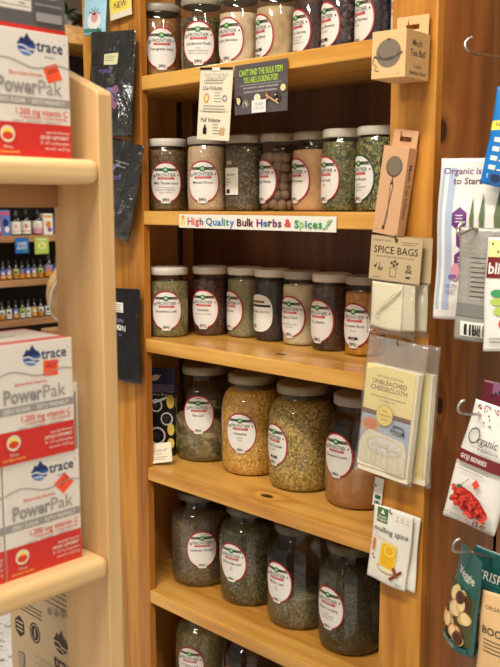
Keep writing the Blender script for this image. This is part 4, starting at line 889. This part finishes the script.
# supplement boxes
BW, BH, BD = .108, .1445, .11
def logo(a, u, v, s, m1='trace_navy', m2='trace_blue', m3='trace_sky'):
    a.ell(u, v, .011*s, .0105*s, m2, 26, vmax=v+.002*s); a.poly([(u-.011*s, v), (u-.006*s, v+.008*s), (u-.003*s, v+.006*s), (u+.001*s, v+.012*s), (u+.005*s, v+.006*s), (u+.008*s, v+.005*s), (u+.011*s, v)], m1)
    a.line([(u-.011*s, v-.001*s), (u-.004*s, v-.0005*s), (u+.003*s, v-.004*s), (u+.010*s, v-.004*s)], .0016*s, 'box_white' if m1 != 'carton_ink' else 'brown_carton'); a.line([(u-.008*s, v-.006*s), (u, v-.006*s), (u+.006*s, v-.0085*s)], .0014*s, 'box_white' if m1 != 'carton_ink' else 'brown_carton')
    if m3: a.ell(u-.001*s, v-.0082*s, .004*s, .0014*s, m3, 12)
def powerbox(X, yc, z, label, sticker=1, rot=0, back=False, grp='white and red vitamin drink boxes'):
    root = empty('drink_mix_box', (X, yc, z), (0, 0, pi/2+rot)); tag(root, label, 'box', grp)
    bm = bmesh.new(); box(bm, -BW/2, BW/2, 0, BD, 0, BH); obj('carton', bm, 'box_white', root, bev=.0012)
    a = Art(front(0)); w2_ = BW/2
    if back:
        a.rect(-w2_, 0, w2_, BH, 'box_darkgrey'); a.rect(-w2_, 0, w2_, .006, 'box_red'); a.rect(-w2_+.004, .022, .008, BH-.004, 'box_white')
        for i in range(14): a.rect(-w2_+.006, .026+i*.008, .006, .0268+i*.008, 'ink'); a.rect(-w2_+.006, .029+i*.008, -w2_+.006+.02+.01*((i*7) % 3), .031+i*.008, 'greyink'); a.rect(-.008, .029+i*.008, .000, .031+i*.008, 'greyink')
        for i in range(12): a.rect(.012, .030+i*.008, .048-.012*((i*5) % 3)/3, .0322+i*.008, 'greyink')
        a.rect(.012, .012, .047, .022, 'box_grey')
    else:
        a.rect(-w2_, 0, w2_, .040, 'box_red'); a.rect(-w2_, .0598, w2_, .0695, 'box_grey')
        logo(a, -.004, .1275, 1.12); a.text('trace', .027, .1285, .0125, 'trace_navy', .8, .036); a.text('MINERALS', .027, .1165, .0022, 'trace_blue', 0, .022); a.ell(.0475, .133, .0008, .0008, 'trace_navy', 6)
        a.line([(-w2_+i*BW/20, .1075+.0035*sin((i-1)*.5)-.006*max(0, (i-8))/12+(.004*max(0, i-15)/5)) for i in range(21)], .0014, 'box_grey')
        a.text('Electrolyte Stamina', -.006, .0955, .0040, 'box_redink', .3, .046); a.text('Power', -w2_+.010, .0820, .0165, 'box_grey', 1.8, .053, align='l'); a.text('Pak', -w2_+.064, .0820, .0165, 'box_grey', 0, .035, align='l')
        a.text('ZERO SUGAR  ·  KETO FRIENDLY', 0, .0647, .0052, 'box_white', 1.2, .092); a.text('1,200 mg vitamin C', .014, .0530, .0072, 'box_redink', .5, .070); a.text('+ electrolytes + trace minerals', .016, .0465, .0036, 'box_redink', .3, .064)
        a.text('energy*   immunity*   hydration*', .006, .0420, .0034, 'box_grey', .2, .082)
        a.ell(-.033, .026, .0095, .0095, 'box_white', 24); a.ell(-.033, .026, .0075, .0075, 'yellow', 20); a.ell(-.033, .024, .0070, .0045, 'goji', 18); a.text('Citrus', -.033, .012, .0034, 'box_white', .3); a.text('NATURAL FLAVOR', -.033, .0060, .0028, 'yellow', .2, .03)
        for i, (t, q) in enumerate((('naturally flavored', .032), ('DIETARY SUPPLEMENT', .040), ('30 - 0.27 oz (7.8 g) packets', .040), ('net wt 8.1 oz (231 g)', .034))): a.text(t, .050, .0305-.0062*i, .0036 if i != 1 else .0042, 'box_white', .3 if i != 1 else 1, q, align='r')
    pr = a.build('front_print', root)
    a = Art(lambda u, v, l: Vector((u, v, BH+l))); a.rect(-w2_+.001, .001, w2_-.001, BD-.001, 'box_red' if not back else 'box_grey'); a.rect(-w2_+.008, .02, w2_-.004, BD-.012, 'box_white'); a.text('trace', -.01, .06, .013, 'trace_navy', .8); a.build('top_print', root)
    if sticker and not back:
        a = Art(front(-.0004)); c = {1: ((.030, .099), .35), 2: ((.022, .110), -.04), 3: ((.030, .105), .72)}[sticker]; (su, sv), sr = c; h = .0095; cr, sn = cos(sr), sin(sr)
        a.poly([(su+(x*cr-y*sn)*h*1.1, sv+(x*sn+y*cr)*h) for x, y in ((-1, -1), (1, -1), (1, 1), (-1, 1))], 'box_orange'); a.text('SALE', su, sv+.003, .0052, 'burgundy', .5, .014, rot=sr); a.k += 12; a.build('sale_sticker', root)
    return root
XF = .700
powerbox(XF, -.744, 1.101, 'lower drink mix box on the second rack board, orange sticker turned like a diamond', 3)
powerbox(XF+.002, -.751, 1.101+BH, 'upper drink mix box of the stack on the second rack board', 2)
powerbox(XF, -.744-.110, 1.101, 'drink mix box barely showing at the left edge beside the lower box', 0)
powerbox(XF, -.744-.118, 1.101+BH, 'drink mix box stacked beyond the left edge of the picture', 0)
powerbox(XF, -.742, 1.6065, 'drink mix box on the top rack board with a tilted orange sticker', 1, rot=0)
powerbox(XF-.006, -.742, 1.6065+BH, 'box turned to its grey ingredient side, on top of the top rack box', 0, back=True)
root = empty('white_carton', (.665, -.677, 1.101), (0, 0, pi/2)); tag(root, 'narrow white carton wedged between the stacked boxes and the maple post', 'box')
bm = bmesh.new(); box(bm, -.0125, .0125, 0, .09, 0, .222); obj('carton', bm, 'box_white', root, bev=.001); a = Art(front(0)); a.rect(.006, .006, .009, .21, 'box_grey'); a.build('print', root)
# shipping cartons on the floor beyond the rack
for zi, (z0, z1) in enumerate(((0, .455), (.456, .975))):
    pA = onY(10, 620, -.600); root = empty('shipping_carton', (pA.x, -.600, z0)); tag(root, 'brown shipping carton with dark printed logos behind the maple rack' if zi else 'lower shipping carton on the floor carrying the printed one', 'carton', 'shipping cartons behind the rack')
    CW = .195; h = z1-z0; bm = bmesh.new(); box(bm, 0, CW, 0, .09, 0, h); obj('carton', bm, 'brown_carton', root, bev=.003)
    if zi:
        a = Art(front(0)); t = h-.03
        b0 = onY(20, 610, -.6); ux = lambda px, py: (onY(px, py, -.6).x-pA.x, onY(px, py, -.6).z-z0)
        c1 = ux(35, 633); a.ell(*c1, .0155, .0175, 'carton_ink', 28); a.ell(*c1, .0125, .0145, 'brown_carton', 26); a.ell(*c1, .0110, .0128, 'carton_ink', 26); a.text('1', c1[0], c1[1], .015, 'brown_carton', 1.2)
        c2 = ux(20, 626); a.poly([(c2[0]+.016*sin(k*pi/3), c2[1]+.019*cos(k*pi/3)) for k in range(6)], 'carton_ink'); a.lines(c2[0]-.010, c2[1]+.006, c2[0]+.011, 3, .007, .0028, 'brown_carton', jit=.1)
        c3 = ux(61, 643); logo(a, c3[0], c3[1], 1.75, 'carton_ink', 'carton_ink', None); a.text('trace', c3[0]+.010, c3[1]-.034, .021, 'carton_ink', 1.2, .066)
        for i in range(3): q0 = ux(14+3*i, 604-2*i); q1 = ux(42, 617-6*i); a.line([q0, (q1[0], q0[1])], .0016, 'carton_ink')
        for i in range(4): q0 = ux(42, 598-5*i); a.line([q0, (q0[0]+.095, q0[1])], .0014, 'carton_ink')
        for i in range(4): c4 = ux(50+6.5*i, 611+1.5*i); a.ell(*c4, .0062, .0066, 'greyink' if i < 3 else 'carton_ink', 16, inner=.5)
        a.rect(c2[0]-.006, c2[1]-.075, c2[0]+.012, c2[1]-.045, 'greyink'); a.lines(c2[0]-.005, c2[1]-.05, c2[0]+.011, 4, .007, .002, 'brown_carton')
        q0 = ux(36, 656); a.lines(q0[0], q0[1], q0[0]+.07, 3, .010, .0012, 'greyink'); a.build('print', root)

# ------------------------------------------------------------------ far shelving with bottles
FX = -3.0
far = empty('bottle_shelving', (0, 0, 0)); tag(far, 'far shelving unit with rows of small dark bottles', 'shelf')
FZ = [.20, .60, .873, 1.115, 1.374, 1.75, 2.20]
FZ = [.20, .55, onX(30, 319, FX).z, onX(30, 279.5, FX).z, onX(30, 235.5, FX).z, 1.80, 2.16]
for z in FZ: bx('shelf', (FX-.36, FX, .9, 3.0, z-.038, z), 'oak_far', far, bev=.003)
bx('back_panel', (FX-.38, FX-.36, .9, 3.0, 0, 2.62), 'far_back', far); bx('side_panel', (FX-.36, FX, .87, .9, 0, 2.62), 'oak_far', far); bx('side_panel', (FX-.36, FX, 3.0, 3.03, 0, 2.62), 'oak_far', far)
zh = onX(80, 45, FX).z; zt_ = onX(80, 27.5, FX).z
bx('header_board', (FX-.36, FX+.02, .9, 3.0, zh, zt_), 'pine_shelf', far, bev=.003)
BOT = 'little bottles on the far shelving'
def bottle(y, z, h, r, cap, labc, label, dropper=True, x=FX-.06):
    root = empty('bottle', (x, y, z)); tag(root, label, 'bottle', BOT); bm = bmesh.new()
    lathe(bm, [(0, 0), (r*.9, 0), (r, .003), (r, h*.58), (r*.85, h*.66), (r*.42, h*.72), (r*.40, h*.76), (0, h*.76)], 20); obj('glass_body', bm, 'amber_dark', root, smooth=True)
    bm = bmesh.new(); lathe(bm, [(0, h*.74), (r*.5, h*.74), (r*.5, h*.86), (r*.3, h*.88), (r*.26, h*.97), (r*.1, h), (0, h)] if dropper else [(0, h*.74), (r*.55, h*.74), (r*.55, h*.92), (r*.5, h*.95), (0, h*.95)], 16); obj('cap', bm, cap, root, smooth=True)
    f = lambda u, v, l: Vector(((r+.0006+l)*cos(-.5+u/r), (r+.0006+l)*sin(-.5+u/r), v)); a = Art(f, step=.008, eps=.0003); q = r*1.35
    a.rect(-q, h*.06, q, h*.55, labc[0]); a.rect(-q, h*.06, q, h*.28, labc[1]); a.ell(0, h*.36, q*.35, h*.08, labc[2], 12); a.rect(-q*.7, h*.16, q*.7, h*.19, labc[2]); a.build('label', root)
def far_row(py, pxs, h, r, spec, z, what):
    for i, px in enumerate(pxs):
        y = onX(px, py, FX-.06).y; bottle(y, z, h*(1 if i % 3 else .97), r, 'black' if i % 4 else 'ink', spec[i % len(spec)], what % (['first', 'second', 'third', 'fourth', 'fifth', 'sixth', 'seventh', 'eighth', 'ninth', 'tenth'][i]))
far_row(232, [16, 26, 37.5], .155, .030, [('paper', 'paper', 'pinkish'), ('paper', 'paper', 'crimson'), ('paper', 'pinkish', 'pinkish')], FZ[4], '%s white labelled dark bottle counted from the blue box on the far shelf')
far_row(275, [3, 9, 16, 22, 28, 34, 40.5], .118, .0165, [('blue_mid', 'amber', 'paper'), ('lilac', 'amber', 'paper'), ('tag_lime', 'amber', 'ink'), ('blue_mid', 'amber', 'goji')], FZ[3], '%s small dropper bottle from the left on the middle far shelf')
far_row(275, [48.5], .148, .027, [('lilac', 'amber', 'chip_orange')], FZ[3], 'larger lilac and orange labelled bottle (%s large) on the middle far shelf')
far_row(275, [56], .13, .0165, [('blue_mid', 'amber', 'paper')], FZ[3], '%s bottle right of the larger one on the middle far shelf')
far_row(315, [2, 9, 16, 22.5, 28.5, 34.5, 41, 48], .118, .0165, [('paper', 'amber', 'ink'), ('white', 'white', 'black'), ('blue_mid', 'amber', 'paper'), ('tag_lime', 'white', 'ink'), ('white', 'paper', 'plant_green'), ('chip', 'amber', 'paper')], FZ[2], '%s small dropper bottle from the left on the lowest visible far shelf')
def farbox(px, py, w_, h, z, mat, label, cols, name='carton'):
    y = onX(px, py, FX-.05).y; root = empty(name, (FX-.05, y, z), (0, 0, pi/2)); tag(root, label, 'box'); bx('carton', (-w_/2, w_/2, 0, .05, 0, h), mat, root, bev=.001)
    a = Art(front(0)); a.rect(-w_*.45, h*.82, w_*.45, h*.92, cols[0]); a.ell(0, h*.5, w_*.3, h*.16, cols[1], 16); a.ell(w_*.15, h*.25, w_*.25, h*.12, cols[2], 14); a.build('print', root)
farbox(6, 234, .062, .150, FZ[4], 'blue_mid', 'blue box with a red band beside the bottles on the far shelf', ('hi_red', 'trace_navy', 'paper'))
farbox(-1, 234, .030, .150, FZ[4], 'crimson', 'red box at the far left of the far shelf', ('crimson', 'paper', 'paper'))
farbox(48.5, 233, .066, .128, FZ[4], 'paper', 'white and yellow box at the right end of the far shelf', ('amber', 'amber', 'violet'))
farbox(57, 233, .020, .11, FZ[4], 'violet', 'slim violet box at the right end of the far shelf', ('violet', 'lilac', 'violet'))
def ftag(px0, px1, py0, py1, mat, label, fn):
    A, B = onX(px0, py0, FX+.004), onX(px1, py1, FX+.004); root = empty('shelf_tag', ((A.x+B.x)/2, (A.y+B.y)/2, (A.z+B.z)/2), (radians(0), 0, pi/2)); tag(root, label, 'tag')
    W, H = abs(B.y-A.y), abs(A.z-B.z); bx('sheet', (-W/2, W/2, 0, .001, -H/2, H/2), mat, root); a = Art(front(0)); fn(a, W, H); a.build('print', root)
ftag(15, 29, 238, 253, 'tag_blue', 'blue tag hanging from the far shelf edge', lambda a, W, H: (a.text('STORE', 0, H*.12, H*.2, 'white', 1, W*.7, rot=.1), a.text('FAVORITE', 0, -H*.15, H*.18, 'white', 1, W*.75, rot=.1), a.ell(W*.25, -H*.32, W*.15, H*.08, 'hi_green', 12)))
ftag(34.5, 49, 237.5, 253.5, 'tag_lime', 'lime green tag hanging from the far shelf edge', lambda a, W, H: (a.ell(0, 0, W*.3, H*.22, 'straw', 16), a.rect(-W*.12, -H*.1, W*.12, H*.1, 'tag_lime'), a.rect(-W*.3, H*.34, W*.3, H*.4, 'white')))
# white cartons and leafy things on the higher far shelves
for i, px in enumerate((71, 80, 88)):
    y = onX(px, 74, FX-.05).y; root = empty('white_carton', (FX-.05, y, FZ[6]), (0, 0, pi/2)); tag(root, '%s pale carton on the high far shelf above the maple post' % ('left', 'middle', 'right')[i], 'box'); bx('carton', (-.024, .024, 0, .05, 0, .155), 'white', root, bev=.001); a = Art(front(0)); a.rect(-.018, .07, .018, .13, 'pale_blue'); a.build('print', root)
def plant(px, z, n, label, pot, sd):
    y = onX(px, 20, FX-.1).y; rr = random.Random(sd); root = empty('potted_plant', (FX-.1, y, z)); tag(root, label, 'plant')
    bm = bmesh.new(); lathe(bm, [(0, 0), (.035, 0), (.048, .07), (.052, .075), (.046, .075), (.044, .065), (0, .062)], 24); obj('pot', bm, pot, root, smooth=True)
    bm = bmesh.new()
    for i in range(n):
        a0 = rr.random()*6.28; L = rr.uniform(.09, .17); up = rr.uniform(.2, 1.3); wd = rr.uniform(.014, .024); prev = None
        for k in range(6):
            t = k/5; r_ = L*t*cos(up*.6); z_ = .06+L*t*sin(up)-.06*t*t; q = wd*sin(pi*min(1, t*.9+.08)); c_ = Vector((r_*cos(a0), r_*sin(a0), z_)); s_ = Vector((-sin(a0), cos(a0), 0))*q
            cur = (bm.verts.new(c_-s_), bm.verts.new(c_+s_+Vector((0, 0, .003))))
            if prev: f = bm.faces.new((prev[0], prev[1], cur[1], cur[0])); f.material_index = i % 2
            prev = cur
    obj('foliage', bm, ['plant_green', 'plant_dark'], root, smooth=True)
plant(65, zt_, 34, 'leafy plant in a white pot on top of the far shelving', 'pot_white', 2); plant(86, zt_, 30, 'leafy plant in a red brown pot on top of the far shelving', 'pot_red', 5)

# round bamboo hoop sieve standing on a small stool between racks
SX = -1.55
bc = onX(82, 294, SX); rad = (onX(66, 258, SX).z-onX(66, 330, SX).z)/2
root = empty('bamboo_sieve', (SX, bc.y, bc.z), (0, pi/2, radians(-8))); tag(root, 'round bamboo sieve with a pale face leaning half behind the maple post', 'sieve')
bm = bmesh.new(); lathe(bm, [(rad*.90, -.03), (rad, -.03), (rad, .03), (rad*.90, .03), (rad*.90, -.03)], 48); obj('hoop', bm, 'basket_wood', root, smooth=False)
bm = bmesh.new(); lathe(bm, [(0, .0), (rad*.90, .0), (rad*.90, .006), (0, .006)], 48); fc = obj('face', bm, 'cloth', root)
a = Art(lambda u, v, l: Vector((u, v, .006+l))); [a.line([(-rad*.8, q*rad), (rad*.8, q*rad+.01)], .003, 'kraft') for q in (-.35, .0, .35)]; a.build('slats', fc)
bm = bmesh.new(); tube(bm, smoothpath([(-rad*.35, -rad*.2, .012), (-rad*.55, -rad*.75, .05), (-.02, -rad*1.08, .05), (rad*.45, -rad*1.1, .045), (rad*.85, -rad*.6, .035)], 6), .0022, 6); obj('cord', bm, 'pot_white', root, smooth=True)
zs = bc.z-rad
root = empty('stool', (SX, bc.y+.05, 0)); tag(root, 'small wooden stand under the bamboo sieve', 'stand'); bx('top', (-.16, .16, -.16, .16, zs-.03, zs-.001), 'oak_far', root, bev=.003)
for sx in (-1, 1):
    for sy in (-1, 1): bx('leg', (sx*.13-.015, sx*.13+.015, sy*.13-.015, sy*.13+.015, 0, zs-.03), 'oak_far', root)
